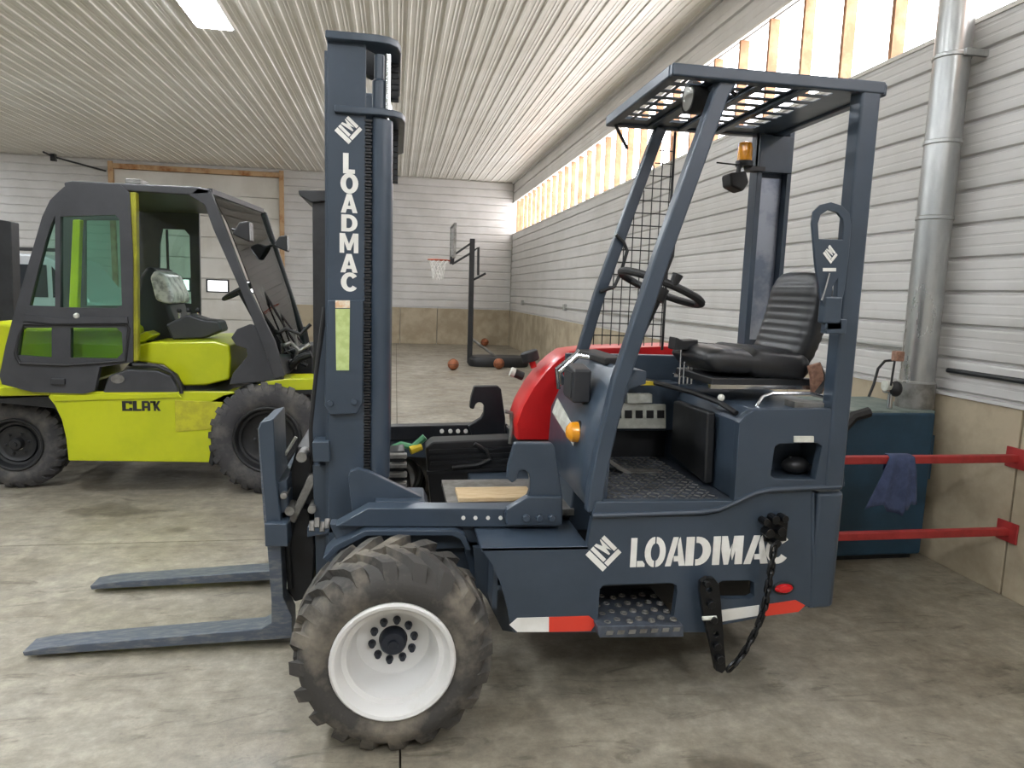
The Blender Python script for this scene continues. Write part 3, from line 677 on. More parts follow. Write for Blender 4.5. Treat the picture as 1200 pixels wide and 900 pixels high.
# beacon and reversing lamp on the far rear post
c = at(873, 178, 3.33)
bc = MB().lathe([(.036, -.045), (.036, .02), (.03, .042), (.001, .05)], (c[0], 3.33, c[1]), 'z', 20, False).build('beacon', M['amber'], T)
MB().cyl((c[0], 3.33, c[1]-.07), (c[0], 3.33, c[1]-.045), .042, 20).box(c[0], xf0+.02, 3.33, 3.40, c[1]-.085, c[1]-.065).build('beacon_base', BK, bc)
c = at(862, 210, 3.3)
rl = MB().prism([(c[0]-.055, c[1]+.02), (c[0]+.03, c[1]+.035), (c[0]+.05, c[1]-.02), (c[0]+.02, c[1]-.065), (c[0]-.045, c[1]-.04)], 3.25, 3.35, 'y').build('reversing_lamp', M['rubber'], T, bevel=.012)
MB().tube([(c[0]+.01, 3.3, c[1]+.02), (c[0]+.02, 3.31, c[1]+.07), (c[0]+.06, 3.36, c[1]+.09)], .012, 8).build('lamp_bracket', BK, rl)
MB().box(c[0]+.03, c[0]+.055, 3.33, 3.36, c[1]+.01, c[1]+.08).build('lamp_clamp', M['chrome'], rl)
MB().tube([(c[0]-.10, 3.31, c[1]+.075), (c[0]+.02, 3.31, c[1]+.07)], .004, 6).build('aerial', BK, rl)
# mesh screen on the far side
ms = MB(); z0_, z1m = at(740, 405, 3.44)[1], at(740, 150, 3.44)[1]
xa = lambda z: .93+(z-1.40)*(1.33-.93)/(2.52-1.40)
x = 1.0
while x < 1.37:
    zt_ = min(2.5, 1.40+(x-.93)*(2.52-1.4)/(1.33-.93)); ms.tube([(x, 3.44, z0_), (x, 3.44, max(z0_+.05, zt_))], .0028, 4); x += .045
z = z0_+.05
while z < 2.45: ms.tube([(xa(z), 3.44, z), (1.37, 3.44, z)], .0028, 4); z += .062
ms.build('mesh_screen', BK, T, kind='stuff')
MB().tube([(1.372, 3.44, z0_-.02), (1.372, 3.44, 2.52)], .007, 6).build('screen_rod', BK, T)
# grab handle beside the far post
MB().tube([(x_, 3.36, z_) for x_, z_ in P(3.36, [(703, 342), (720, 336), (728, 318), (735, 294), (731, 284), (722, 275)])], .009, 8).build('grab_handle', BK, T)
MB().tube([(x_, 2.72, z_) for x_, z_ in P(2.72, [(745, 392), (760, 368), (775, 330), (787, 300), (790, 270), (784, 255)])], .011, 8).build('grab_handle', BK, T)

# steering
sc = Vector((1.165, 2.98, 1.74)); nrm = Vector((.36, 0, .93)).normalized(); uu = Vector((.93, 0, -.36)).normalized(); vv = Vector((0, 1, 0))
R_ = .19
swm = MB().tube([sc+uu*R_*math.cos(a)+vv*R_*math.sin(a) for a in [i*2*PI/36 for i in range(36)]], .017, 10, True).build('steering_wheel', M['rubber'], T)
for a in (0, 2.1, 4.2): MB().tube([sc-nrm*.03, sc+uu*R_*math.cos(a)+vv*R_*math.sin(a)], .011, 8).build('spoke', M['rubber'], swm)
MB().cyl(sc-nrm*.06, sc+nrm*.0, .04, 16).build('wheel_hub', M['rubber'], swm)
kq = sc+uu*R_*math.cos(2.2)*.2+vv*(-R_)
MB().cyl(kq, kq+nrm*.05, .016, 10, .024).build('spinner_knob', M['rubber'], swm)
MB().tube([sc-nrm*.05, Vector((1.06, 2.98, 1.50)), Vector((.98, 2.98, 1.36))], .026, 12).build('steering_column', BK, T)
MB().tube([sc-nrm*.06+vv*.05, Vector((1.08, 3.05, 1.56)), Vector((1.0, 3.05, 1.40))], .008, 8).build('column_strut', M['chrome'], T)
# control levers
lx = at(800, 420, 3.1)[0]
for k in range(4):
    MB().tube([(lx-.01+k*.020, 3.1, at(800, 450, 3.1)[1]), (lx-.01+k*.020, 3.1, at(800, 408, 3.1)[1])], .0055, 8).build('control_lever', M['chrome'], T)
c = at(798, 402, 3.1); MB().prism([(c[0]-.05, c[1]-.03), (c[0]+.06, c[1]-.025), (c[0]+.065, c[1]+.02), (c[0]-.01, c[1]+.015), (c[0]-.045, c[1]+.03)], 3.05, 3.14, 'y').build('lever_knobs', M['rubber'], T, bevel=.006)
MB().tube([(c[0]+.05, 3.1, c[1]), (c[0]+.2, 3.14, c[1]-.01)], .008, 6).build('lever_arm', M['rubber'], T)

# seat
def pad(name, path, w0, parent, m, yc, e=.45, n=20):
    """path: (x,z,half thickness, half width, normal angle)"""
    rs = []
    for x_, z_, th, hw, an in path:
        ring = []
        for q in range(n):
            a, b_ = sup(q*2*PI/n, hw, th, e); ring.append((x_+b_*math.cos(an), yc+a, z_+b_*math.sin(an)))
        rs.append(ring)
    return MB().rings(rs).build(name, m, parent, ang=60)
yc = 3.02
cp = []
zc0 = 1.435; xA, xB = 1.33, 1.83
for i in range(25):
    t = i/24; x_ = xA+(xB-xA)*t; e_ = min(1, math.sin(PI*min(t, 1-t)*4)+.05) if (t < .125 or t > .875) else 1
    th = (.070 if t > .42 else .058)*(e_**.6); hw = .225*(.8+.2*e_**.6)
    if .40 < t < .44: th -= .012
    cp.append((x_, zc0-.03*t+(.004 if i % 2 else 0), th, hw, PI/2))
seat = pad('seat_cushion', cp, 0, T, M['leather'], yc)
cp = []
for i in range(41):
    t = i/40; z_ = 1.40+.43*t; x_ = 1.775+.105*t+.02*math.sin(t*PI); e_ = 1 if t < .8 else math.sqrt(max(0, 1-((t-.8)/.2)**2))*.92+.06
    th = .062*(.5+.5*e_)*(1 if .1 < t < .85 else .9) + (.0022*math.cos(t*2*PI*12) if .1 < t < .8 else 0)
    cp.append((x_, z_, th, .205*(.45+.55*e_)*(.95+.05*math.sin(t*PI)), math.radians(165)))
back = pad('seat_back', cp, 0, T, M['leather'], yc)
MB().box(1.36, 1.84, yc-.2, yc+.2, 1.325, 1.36).build('seat_base', BK, T, bevel=.008)
MB().box(1.35, 1.84, yc-.215, yc-.19, 1.312, 1.33).build('seat_rail', M['chrome'], T)
MB().box(1.35, 1.84, yc+.19, yc+.215, 1.312, 1.33).build('seat_rail', M['chrome'], T)
c = at(956, 440, 2.77)
MB().tube([(c[0]-.015, 2.77, c[1]+.05), (c[0], 2.765, c[1]+.0), (c[0]+.02, 2.78, c[1]-.075)], .02, sq=(.014, .028)).build('belt_buckle', M['tan'], T, bevel=.006)
MB().tube([(c[0]+.02, 2.8, c[1]+.05), (c[0]+.05, 2.78, c[1]-.02), (c[0]+.02, 2.78, c[1]-.09)], .02, sq=(.014, .03)).build('belt_stalk', M['rubber'], T)
# loop bracket beside the seat
lp = P(2.565, [(951, 262), (953, 248), (961, 240), (973, 237), (986, 241), (995, 250), (997, 264), (994, 300), (989, 340), (984, 362), (986, 386), (966, 387), (967, 365), (961, 350), (955, 310)])
lh1 = P(2.565, [(959, 280), (958, 262), (961, 252), (970, 246), (980, 249), (987, 257), (988, 268), (987, 281)])
lh2 = P(2.565, [(973, 352), (975, 336), (981, 326), (980, 352)])
lbk = MB().prism(lp, 2.56, 2.575, 'y', [lh1, lh2]).build('loop_bracket', SL, T, bevel=.003)
bt, rtn, lft = at(974, 309, 2.555), at(982, 299, 2.555), at(965, 297, 2.555)
logo(lbk, bt, rtn, lft, 2.56, M['white'])
MB().prism(P(2.555, [(965, 314), (980, 314), (980, 318), (965, 318)]), 2.556, 2.56, 'y').build('sticker', M['white'], lbk)
MB().tube([(x_, 2.55, z_) for x_, z_ in P(2.55, [(972, 320), (968, 335), (963, 352)])], .004, 6).build('belt_guide', M['chrome'], lbk)
c = at(975, 362, 2.565); MB().box(c[0]-.04, c[0]+.04, 2.555, 2.60, c[1]-.06, c[1]+.05).build('belt_reel', SL, lbk, bevel=.01)
MB().box(c[0]-.02, 1.80, 2.56, 2.60, c[1]-.10, c[1]-.04).build('bracket_arm', SL, T, bevel=.004)

# red tank and engine cover beyond the cab
rc = [(607, 516), (605, 498), (612, 478), (625, 455), (641, 434), (655, 421), (668, 412), (700, 408), (798, 405), (798, 420), (700, 516)]
YR = 3.60
rcp = P(YR, rc); nb_ = len(rcp)
m = MB(); cxr = sum(p[0] for p in rcp)/nb_; czr = sum(p[1] for p in rcp)/nb_
def shr(k): return [(cxr+(p[0]-cxr)*k, czr+(p[1]-czr)*k) for p in rcp]
m.rings([[(x_, y_, z_) for x_, z_ in shr(k)] for y_, k in ((YR, .985), (YR+.01, 1), (YR+.10, 1.0), (YR+.25, .995), (YR+.32, .96), (YR+.36, .88))])
rcv = m.build('engine_cover', M['red'], T, ang=30)
c = at(622, 418, 3.8); q1 = MB().cyl((c[0]+.02, 3.8, c[1]-.06), (c[0], 3.8, c[1]-.01), .018, 10).build('filler_neck', M['red'], rcv)
MB().cyl((c[0]+.004, 3.8, c[1]-.025), (c[0]-.014, 3.8, c[1]+.03), .05, 16).build('filler_cap', M['rubber'], T, bevel=.008)
c = at(601, 437, 3.78); MB().cyl((c[0]+.06, 3.78, c[1]-.02), (c[0]+.01, 3.78, c[1]), .024, 12).build('filler_cap', M['rubber'], T, bevel=.005)
MB().cyl((c[0]+.01, 3.78, c[1]), (c[0]-.012, 3.78, c[1]+.008), .026, 12).build('cap_rim', M['label'], T)
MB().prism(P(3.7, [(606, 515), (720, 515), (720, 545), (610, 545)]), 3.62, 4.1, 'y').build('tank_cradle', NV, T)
MB().tube([(x_, 3.72, z_) for x_, z_ in P(3.72, [(592, 482), (599, 484), (600, 496), (598, 520)])], .012, 8).build('fuel_hose', M['greyst'], T)
MB().prism(P(3.6, [(650, 520), (700, 520), (700, 600), (660, 600)]), 3.45, 3.6, 'y').build('cab_front_frame', SL, T)

# ---------------- mast
YM = 3.20
xl, xr = at(384, 300, YM)[0], at(428, 300, YM)[0]; xc0, xc1 = at(433, 300, YM)[0], at(459, 300, YM)[0]
mz0, mz1 = .16, at(384, 44, YM)[1]
for s_, y_ in ((1, YM), (-1, 4.08)):
    a, b_, c_ = y_, y_+.02*s_, y_+.10*s_
    MB().prism([(xl, a), (xr, a), (xr, b_), (xl+.022, b_), (xl+.022, c_), (xl, c_)], mz0, mz1, 'z').build('outer_upright', SL, T, bevel=.004)
    MB().prism([(xr-.03, y_+.03*s_), (xc1-.015, y_+.03*s_), (xc1-.015, y_+.05*s_), (xr-.03, y_+.05*s_)], .5, at(440, 140, YM)[1], 'z').build('inner_upright', SL, T, bevel=.003)
    rcy = (xc1-xc0)/2; xcc = (xc0+xc1)/2; yb_ = y_-.0*s_+.035*s_
    zb_, zm_, zt_ = at(445, 560, YM)[1], at(445, 140, YM)[1], at(445, 62, YM)[1]
    lc = MB().lathe([(rcy, zb_), (rcy, zm_-.0)], (xcc, yb_, 0), 'z', 28, False).build('lift_cylinder', SL, T)
    MB().lathe([(rcy*.62, zm_), (rcy*.62, zt_-.11), (.022, zt_-.10), (.022, zt_)], (xcc-.012, yb_, 0), 'z', 24, False).build('cylinder_gland', SL, lc)
    MB().lathe([(.012, zm_), (.012, zt_)], (xcc+.025, yb_-.02*s_, 0), 'z', 16, False).build('piston_rod', M['chrome'], lc)
    ch = MB(); z = at(430, 562, YM)[1]; k = 0; xk = (xr+xc0)/2+.002; zte = at(430, 140, YM)[1]
    while z < zte:
        ch.box(xk-(.012 if k % 2 else .016), xk+(.012 if k % 2 else .016), y_-.004*s_, y_+.02*s_, z, z+.009); z += .0135; k += 1
    ch.build('lift_chain', BK, T)
    for zz_ in (1.6,):
        MB().box(xl-.012, xl, y_+.01*s_, y_+.05*s_, mz0, mz1-.05).build('roller_rail', SL, T)
# crowns
def crown(z0, z1, xa, xb, y0, y1, name):
    pl = [(xa, y0), (xb-.10, y0), (xb-.05, y0+.015), (xb-.015, y0+.05), (xb, y0+.12), (xb, y1-.12), (xb-.05, y1), (xa, y1), (xa, y1-.02), (xa+.16, y1-.02), (xa+.2, y1-.1), (xa+.2, y0+.16), (xa+.16, y0+.1), (xa, y0+.1)]
    return MB().prism(pl, z0, z1, 'z').build(name, SL, T, bevel=.006)
crown(at(384, 45, 3.17)[1], at(384, 35, 3.17)[1], xl-.005, at(465, 45, 3.3)[0]+.02, 3.165, 4.11, 'mast_crown')
crown(at(392, 131, 3.175)[1], at(392, 122.5, 3.175)[1], xl+.03, at(470, 132, 3.3)[0]+.02, 3.175, 4.13, 'cylinder_crown')
c0 = at(460, 90, 3.55)
for y_ in (3.42, 3.5):
    for z0c, z1c in ((c0[1]-.12, c0[1]+.09), (c0[1]-.5, c0[1]-.25)):
        b = MB(); z = z0c; k = 0
        while z < z1c: b.box(c0[0]-.02+.008*(k % 2), c0[0]+.03, y_, y_+.04, z, z+.022); z += .026; k += 1
        b.build('chain_end', BK, T)
MB().cyl((c0[0]-.08, 3.4, c0[1]+.02), (c0[0]-.08, 3.46, c0[1]+.02), .07, 24).build('chain_pulley', BK, T)
# cover plate, decals, lettering
cv = P(3.17, [(383, 330), (428, 330), (428, 470), (420, 484), (386, 484), (382, 470)])
cv = P(3.17, [(384, 352), (426, 352), (425, 472), (418, 485), (386, 486), (380, 474)])
cvp = MB().prism(cv, 3.17, YM, 'y').build('cover_plate', SL, T, bevel=.005)
for x, y in ((387, 473), (415, 471)):
    c = at(x, y, 3.16); MB().cyl((c[0], 3.17, c[1]), (c[0], 3.155, c[1]), .016, 6).build('bolt', SL, cvp, bevel=.003)
MB().prism(P(3.166, [(393, 362), (410, 362), (409, 434), (394, 434)]), 3.165, 3.17, 'y').build('load_chart', M['decal'], cvp)
MB().prism(P(3.166, [(393, 352), (410, 352), (410, 361), (393, 361)]), 3.165, 3.17, 'y').build('chart_header', M['orangew'], cvp)
for ch, (x0, y0, x1, y1) in zip('LOADMAC', [(402, 203, 416, 180), (399, 226, 420, 204), (399.5, 249, 419, 228), (400, 271, 419, 252), (398, 296, 420, 274), (399, 319, 419, 298), (399.5, 341, 419, 320)]):
    letter(T, ch, (at(x0, y0, YM), at(x1, y1, YM)), YM, M['white'])
logo(T, at(408.5, 169, YM), at(424.5, 152, YM), at(392, 153, YM), YM, M['white'])
# gusset left of the mast and lower brackets
MB().prism(P(3.30, [(383, 372), (370, 455), (364, 500), (364, 545), (384, 545)]), 3.29, 3.32, 'y').build('tilt_gusset', SL, T, bevel=.003)
MB().prism(P(3.18, [(366, 518), (386, 517), (387, 541), (367, 541)]), 3.17, 3.30, 'y').build('mast_bracket', SL, T, bevel=.005)
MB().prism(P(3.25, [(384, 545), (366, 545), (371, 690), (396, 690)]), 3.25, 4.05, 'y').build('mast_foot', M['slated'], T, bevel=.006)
MB().prism(P(3.2, [(376, 614), (392, 614), (392, 624), (360, 630), (360, 618)]), 3.2, 3.3, 'y').build('mast_clamp', SL, T, bevel=.004)
gus = [(305,640),(312,622),(335,614),(370,622),(545,706),(548,716),(440,716),(428,748),(385,786),(320,770)]
MB().prism(P(3.0, [(300+x/2.8125, 330+y/2.8125) for x, y in gus]), 2.98, 3.02, 'y').build('mast_gusset', SL, T, bevel=.004)
# ---------------- forks and carriage
def fork(y0, y1):
    pr_ = [(302, 503), (305, 495), (320, 491), (323, 560), (328, 612), (332, 700), (342, 722), (343, 748), (28, 769), (26, 764), (60, 758), (306, 737), (318, 730), (318, 705), (313, 640), (309, 612)]
    pts = P(3.22, pr_)
    return MB().prism(pts, y0, y1, 'y')
fk = fork(3.22, 3.345)
f1 = fk.build('fork', M['forkst'], T, bevel=.004)
far_f = MB().prism(P(3.22, [(313, 600), (329, 600), (332, 700), (342, 722), (343, 748), (28, 769), (26, 764), (60, 758), (306, 737), (318, 730), (318, 705), (313, 640)]), 3.92, 4.045, 'y')
far_f.build('fork', M['forkst'], T, bevel=.004)
c = P(3.18, [(310, 613), (337, 613), (338, 640), (311, 640)])
MB().prism(c, 3.17, 4.15, 'y').build('carriage_bar', SL, T, bevel=.006)
MB().prism(P(3.25, [(324, 565), (336, 562), (338, 600), (326, 603)]), 3.25, 4.15, 'y').build('carriage_bar', SL, T, bevel=.006)
MB().prism(P(3.2, [(302, 504), (306, 495), (320, 491), (323, 560), (329, 612), (311, 612)]), 3.21, 3.54, 'y').build('fork_shank', SL, T, bevel=.006)
sl = P(3.28, [(338, 609), (346, 612), (372, 560), (370, 553), (362, 556)])
MB().prism(sl, 3.26, 3.34, 'y').build('tilt_link', M['greyst'], T, bevel=.006)
hg = [(338, 612), (350, 590), (362, 600), (369, 640), (366, 700), (345, 706), (336, 690)]
MB().prism(P(3.32, hg), 3.32, 3.5, 'y').build('hose_guard', M['rubber'], T, bevel=.01)
MB().prism(P(3.32, [(336, 560), (345, 528), (360, 530), (371, 560), (369, 600), (350, 640), (338, 620)]), 3.40, 3.9, 'y').build('carriage_plate', BK, T, bevel=.01)
for x, y, r in ((340, 598, .022), (333, 580, .016), (366, 596, .02), (354, 535, .025)):
    c = at(x, y, 3.24); MB().cyl((c[0], 3.22, c[1]), (c[0], 3.34, c[1]), r, 12).build('pivot_pin', M['greyst'], T, bevel=.003)
MB().tube([(x_, 3.5, z_) for x_, z_ in P(3.5, [(334, 533), (347, 512)])], .008, 6).build('grease_pipe', M['label'], T)
MB().tube([(x_, 3.3, z_) for x_, z_ in P(3.3, [(336, 645), (338, 670), (337, 690)])], .006, 6).build('grease_pipe', M['label'], T)
MB().tube([(x_, 3.3, z_) for x_, z_ in P(3.3, [(340, 690), (337, 640), (345, 600), (360, 580), (366, 545), (365, 500), (372, 430), (381, 360)])], .013, 8).build('hydraulic_hose', M['rubber'], T)

# ---------------- lettering, tape, lamps on the side plate
for ch, (x0, x1) in zip('LOADMAC', [(738, 757), (755.5, 780), (779, 804.5), (802.5, 834), (834, 871.5), (871, 902), (896, 925)]):
    yt0 = 630.5-(x0-738)*.022; yb0 = 664.5-(x0-738)*.027
    letter(T, ch, (at(x0, yb0, Y0), at(x1, yt0-(x1-x0)*.02, Y0)), Y0, M['white'], st=1)
logo(T, at(706, 669.5, Y0), at(728, 647, Y0), at(686, 650, Y0), Y0, M['white'])
for pts, mm, nm in (([(597, 732), (606, 724), (643, 723), (643, 740), (606, 740)], 'white', 'reflective_tape'), ([(643, 723), (690, 721.5), (699, 729), (692, 739), (643, 740)], 'tapered', 'reflective_tape'),
                    ([(843, 715), (889, 709), (888, 721), (843, 728.5)], 'white', 'reflective_tape'), ([(893, 709), (932, 703), (943, 709), (935, 716.5), (893, 722)], 'tapered', 'reflective_tape')):
    o = MB().prism(P(Y0, pts), Y0-.004, Y0, 'y').build(nm, M[mm], T); lab(o, 'white reflective tape' if mm == 'white' else 'red reflective tape')
c = at(919, 690, Y0-.01)
ml = MB().lathe([(.001, -.02), (.03, -.016), (.042, -.006), (.044, .006)], (c[0], Y0-.002, c[1]), 'y', 24, False)
ml.v = [(c[0]+(v[0]-c[0])*1.0, v[1], c[1]+(v[2]-c[1])*.5) for v in ml.v]
mlo = ml.build('marker_lamp', M['redlens'], T)
rg = MB().tube([(c[0]+.046*math.cos(a), Y0-.004, c[1]+.024*math.sin(a)) for a in [i*2*PI/24 for i in range(24)]], .005, 6, True).build('lamp_rim', M['rubber'], mlo)
# hanger bracket for the chain
hgb = MB()
for x, y, r in ((896, 611, .016), (907, 608, .018), (918, 607, .016), (900, 624, .02), (914, 622, .02), (908, 636, .018)):
    c = at(x, y, Y0-.03); hgb.cyl((c[0], Y0, c[1]), (c[0], Y0-.05, c[1]), r, 10)
c = at(908, 620, Y0); hgb.box(c[0]-.05, c[0]+.05, Y0-.015, Y0, c[1]-.05, c[1]+.04)
hgb.build('chain_hanger', M['chain'], T, bevel=.003)

# ================================================================ the tie-down chain (a thing of its own)
CH = empty('tie_down_chain', (at(908, 620, Y0)[0], 2.56, at(835, 790, 2.56)[1]), 'black tie-down chain and holed strap hanging on the slate forklift by its white lettering', 'chain')
YC = 2.555
path = P(YC, [(907, 641), (906, 648), (904, 665), (900, 690), (896, 712), (888, 734), (878, 754), (868, 770), (858, 781), (850, 788)])
pth = [Vector((x_, YC, z_)) for x_, z_ in path]
def resample(pts, d):
    out = [pts[0]]; acc = 0
    for a, b_ in zip(pts, pts[1:]):
        L_ = (b_-a).length; t = d-acc
        while t <= L_: out.append(a+(b_-a)*(t/L_)); t += d
        acc = L_-(t-d)
    return out
ls = resample(pth, .038); lm = None
for i in range(len(ls)-1):
    a, b_ = ls[i], ls[i+1]; mid = (a+b_)/2; t = (b_-a).normalized(); s_ = t.cross(Vector((0, 1, 0))).normalized(); w = Vector((0, 1, 0)) if i % 2 else s_
    w = (w + (s_ if i % 2 else Vector((0, 1, 0)))*.35).normalized()
    hl_, hw_ = .0165, .0145
    pts = [mid+t*(hl_ if math.cos(q) > 0 else -hl_)+t*hw_*math.cos(q)+w*hw_*math.sin(q) for q in [k*2*PI/16+.01 for k in range(16)]]
    MB().tube(pts, .0068, 6, True).build('link', M['chain'], CH)
stp = P(2.56, [(819, 690), (820, 681), (827, 676), (836, 677), (842, 684), (844, 705), (846, 730), (848, 760), (850, 783), (845, 788), (838, 785), (833, 760), (824, 725)])
hs = [ell(at(x, y, 2.56), .012, .012, 10) for x, y in ((830, 690), (838, 742))]
sto = MB().prism(stp, 2.55, 2.575, 'y', hs).build('strap', M['chain'], CH, bevel=.003)
for x, y, r in ((833, 708, .017), (836, 726, .015), (840, 757, .017), (843, 772, .018), (828, 684, .014)):
    c = at(x, y, 2.545); MB().cyl((c[0], 2.552, c[1]), (c[0], 2.53, c[1]), r, 12).build('knob', M['chain'], sto, bevel=.004)
c = at(832, 725, 2.54); MB().cyl((c[0]-.03, 2.545, c[1]), (c[0]+.03, 2.545, c[1]), .009, 8).cyl((c[0], 2.552, c[1]), (c[0], 2.60, c[1]), .008, 8).build('pale_stub', M['label'], sto)

# ================================================================ plank on the deck
pl = MB(); zt = at(560, 584, 2.98)[1]
pq = P(2.98, [(529, 584), (592, 584), (592, 590), (529, 590)])
WB = MB().box(.29, .64, 3.06, 3.24, .744, .764).build('wooden_board', M['wood'], None, bevel=.003)
tag(WB, 'pale bare wooden board lying on the forklift deck behind the hooked side arm', 'board')

# ================================================================ THE LIME FORKLIFT
YL, YLF = 5.78, 7.35
K = empty('cab_forklift', (-1.9, 6.5, 0), 'lime yellow forklift with black glazed cab parked at the left', 'forklift')
LM_, CC = M['lime'], M['char']
fx = at(300, 520, YL)[0]
fw = (at(313, 518, 5.72)[0], 5.72, .46)
wheel(K, fw, .465, .34, .255, [M['tyre2'], M['black'], M['black']], nlug=26, lug_h=.022, slant=.12, deep=True, dish=.10, nuts=8, hub_r=.07, nut_r=.11, nutsz=.012)
wheel(K, (fw[0], 7.45, .46), .465, .34, .255, [M['tyre2'], M['black'], M['black']], sgn=-1, nlug=26, lug_h=.022, slant=.12, dish=.10, nuts=0, hub_r=.07)
rw = (at(16, 520, 6.0)[0], 6.0, .365)
wheel(K, rw, .37, .26, .2, [M['tyre2'], M['black'], M['black']], nlug=24, lug_h=.02, slant=.12, dish=.06, nuts=6, hub_r=.05, nut_r=.085, nutsz=.011)
wheel(K, (rw[0], 7.2, .365), .37, .26, .2, [M['tyre2'], M['black'], M['black']], sgn=-1, nlug=24, lug_h=.02, slant=.12, dish=.06, nuts=0, hub_r=.05)
MB().cyl((fw[0], 5.9, .46), (fw[0], 7.3, .46), .1, 16).build('front_axle', BK, K)
MB().cyl((rw[0], 6.2, .365), (rw[0], 7.0, .365), .08, 16).build('rear_axle', BK, K)
body = [(56, 463), (300, 460), (312, 455), (300, 457), (285, 462), (270, 471), (258, 485), (250, 505), (246, 525), (244, 541), (80, 540), (77, 515), (72, 492), (64, 474)]
body = [(56, 465), (60, 459), (290, 459), (278, 467), (264, 479), (254, 497), (248, 520), (245, 542), (80, 540), (77, 513), (72, 492), (64, 475)]
bd = MB().prism(P(YL, body), YL, YL+.05, 'y').build('side_skirt', LM_, K, bevel=.008)
MB().prism(P(YL, [(205, 469), (262, 471), (250, 498), (247, 503), (206, 506)]), YL-.006, YL, 'y').build('access_panel', M['limed'], bd, bevel=.002)
MB().prism(P(YL, [(62, 463), (208, 461), (214, 466), (64, 470)]), YL-.012, YL, 'y').build('ridge', LM_, bd, bevel=.004)
MB().prism(P(YL, [(80, 541), (245, 543), (245, 530), (78, 528)]), YL+.05, 7.3, 'y').build('underframe', BK, K)
MB().prism(P(YL, [(-40, 470), (245, 458), (262, 470), (238, 530), (90, 530), (60, 480)]), YL+.06, 7.3, 'y').build('chassis', BK, K)
# front mudguard arch
arch = [(244, 541), (248, 520), (254, 497), (264, 479), (278, 467), (300, 458), (330, 455), (366, 455), (366, 443), (335, 443), (312, 446), (285, 456)]
n_ = len(arch)
mg = MB().prism(P(YL, [(246, 541), (249, 522), (256, 498), (266, 481), (281, 469), (300, 461), (330, 458), (368, 457), (368, 444), (335, 444), (312, 447), (288, 457), (262, 462), (246, 470)]), YL, YL+.36, 'y').build('front_mudguard', LM_, K, bevel=.008)
MB().prism(P(YL+.03, [(250, 545), (253, 524), (260, 500), (270, 484), (285, 473), (303, 465), (332, 462), (368, 461), (368, 456), (330, 457), (300, 460), (281, 468), (266, 480), (256, 497), (249, 521), (246, 541)]), YL-.004, YL+.36, 'y').build('arch_liner', BK, K)
# rear counterweight
cw_ = MB().prism(P(YL+.05, [(-45, 380), (-10, 377), (30, 384), (140, 384), (146, 425), (90, 430), (60, 462), (-40, 464)]), YL+.16, 7.25, 'y').build('counterweight', LM_, K, bevel=.04, seg=3)
MB().prism(P(YL, [(-45, 454), (57, 456), (60, 464), (-45, 466)]), YL+.03, 7.25, 'y').build('counterweight_lip', LM_, K, bevel=.01)
# hood in front of the seat
hd = [(154, 426), (158, 405), (176, 401), (250, 400), (268, 404), (270, 420), (268, 445), (240, 452), (214, 453), (206, 440), (190, 428), (160, 424)]
MB().prism(P(YL+.12, hd), YL+.14, 7.0, 'y').build('hood', LM_, K, bevel=.06, seg=4)
MB().prism(P(YL+.02, [(120, 462), (128, 440), (150, 432), (185, 433), (203, 440), (212, 461)]), YL+.0, YL+.2, 'y').build('step_box', CC, K, bevel=.02, seg=3)
MB().tube([(x_, YL-.005, z_) for x_, z_ in P(YL, [(156, 427), (185, 429), (202, 437), (211, 450), (213, 461)])], .016, 8).build('step_trim', M['rubber'], K)
c = at(138, 444, YL); MB().prism(ell((c[0], c[1]), .05, .035, 14), YL-.008, YL+.0, 'y').build('filler_badge', M['greyst'], K)
# cab
RF = YLF-.02
door = [(77, 219), (142, 217), (153, 226), (157, 300), (157, 424), (118, 430), (112, 458), (100, 461), (40, 459), (4, 450), (1, 440), (8, 405), (20, 360), (36, 305), (51, 254), (60, 235), (68, 227)]
w1 = [(66, 253), (66, 359), (36, 358), (44, 325), (55, 283), (61, 264)]
w2 = [(99, 258), (104, 253), (132, 252), (141, 257), (144, 358), (138, 361), (103, 361), (98, 350)]
w2 = [(72, 254), (136, 252), (141, 257), (144, 358), (138, 361), (72, 360)]
w3 = [(26, 387), (30, 384), (62, 384), (62, 419), (22, 416)]
w4 = [(84, 384), (138, 384), (144, 390), (145, 413), (138, 420), (84, 419)]
df = MB().prism(P(YL, door), YL-.02, YL+.03, 'y', [P(YL, w) for w in (w1, w2, w3, w4)]).build('cab_door', CC, K, bevel=.006)
for w in (w1, w2, w3, w4): MB().prism(P(YL, w), YL+.002, YL+.008, 'y').build('pane', M['glass'], df)
MB().tube([(x_, YL-.03, z_) for x_, z_ in P(YL-.03, [(27, 372), (62, 376), (150, 375)])], .018, 6, sq=(.022, .012)).build('door_rail', CC, df)
c = at(90, 370, YL-.03); MB().ball((c[0], YL-.035, c[1]), .022, 12).build('door_knob', M['label'], df)
MB().tube([(x_, YL-.024, z_) for x_, z_ in P(YL-.024, [(20, 420), (24, 426), (80, 428), (147, 423), (151, 385), (148, 380), (28, 380), (22, 395), (18, 414)])], .012, 6, True).build('door_seal', M['rubber'], df)
c = at(68, 448, YL-.03); MB().box(c[0]-.05, c[0]+.05, YL-.04, YL-.01, c[1]-.02, c[1]+.03).build('door_latch', M['plast'], df, bevel=.008)
MB().prism(P(YL, [(148, 225), (160, 225), (162, 423), (151, 425)]), YL-.01, YL+.06, 'y').build('door_post', M['olive'], K, bevel=.012, seg=3)
MB().tube([(x_, YL-.02, z_) for x_, z_ in P(YL-.02, [(158, 226), (160, 330), (161, 422)])], .009, 8).build('post_tube', M['olive'], K)
roof = P(YL, [(75, 214), (85, 212), (232, 219), (246, 222), (246, 228), (225, 229), (150, 224), (77, 222)])
MB().prism(roof, YL-.01, RF, 'y').build('roof', CC, K, bevel=.012)
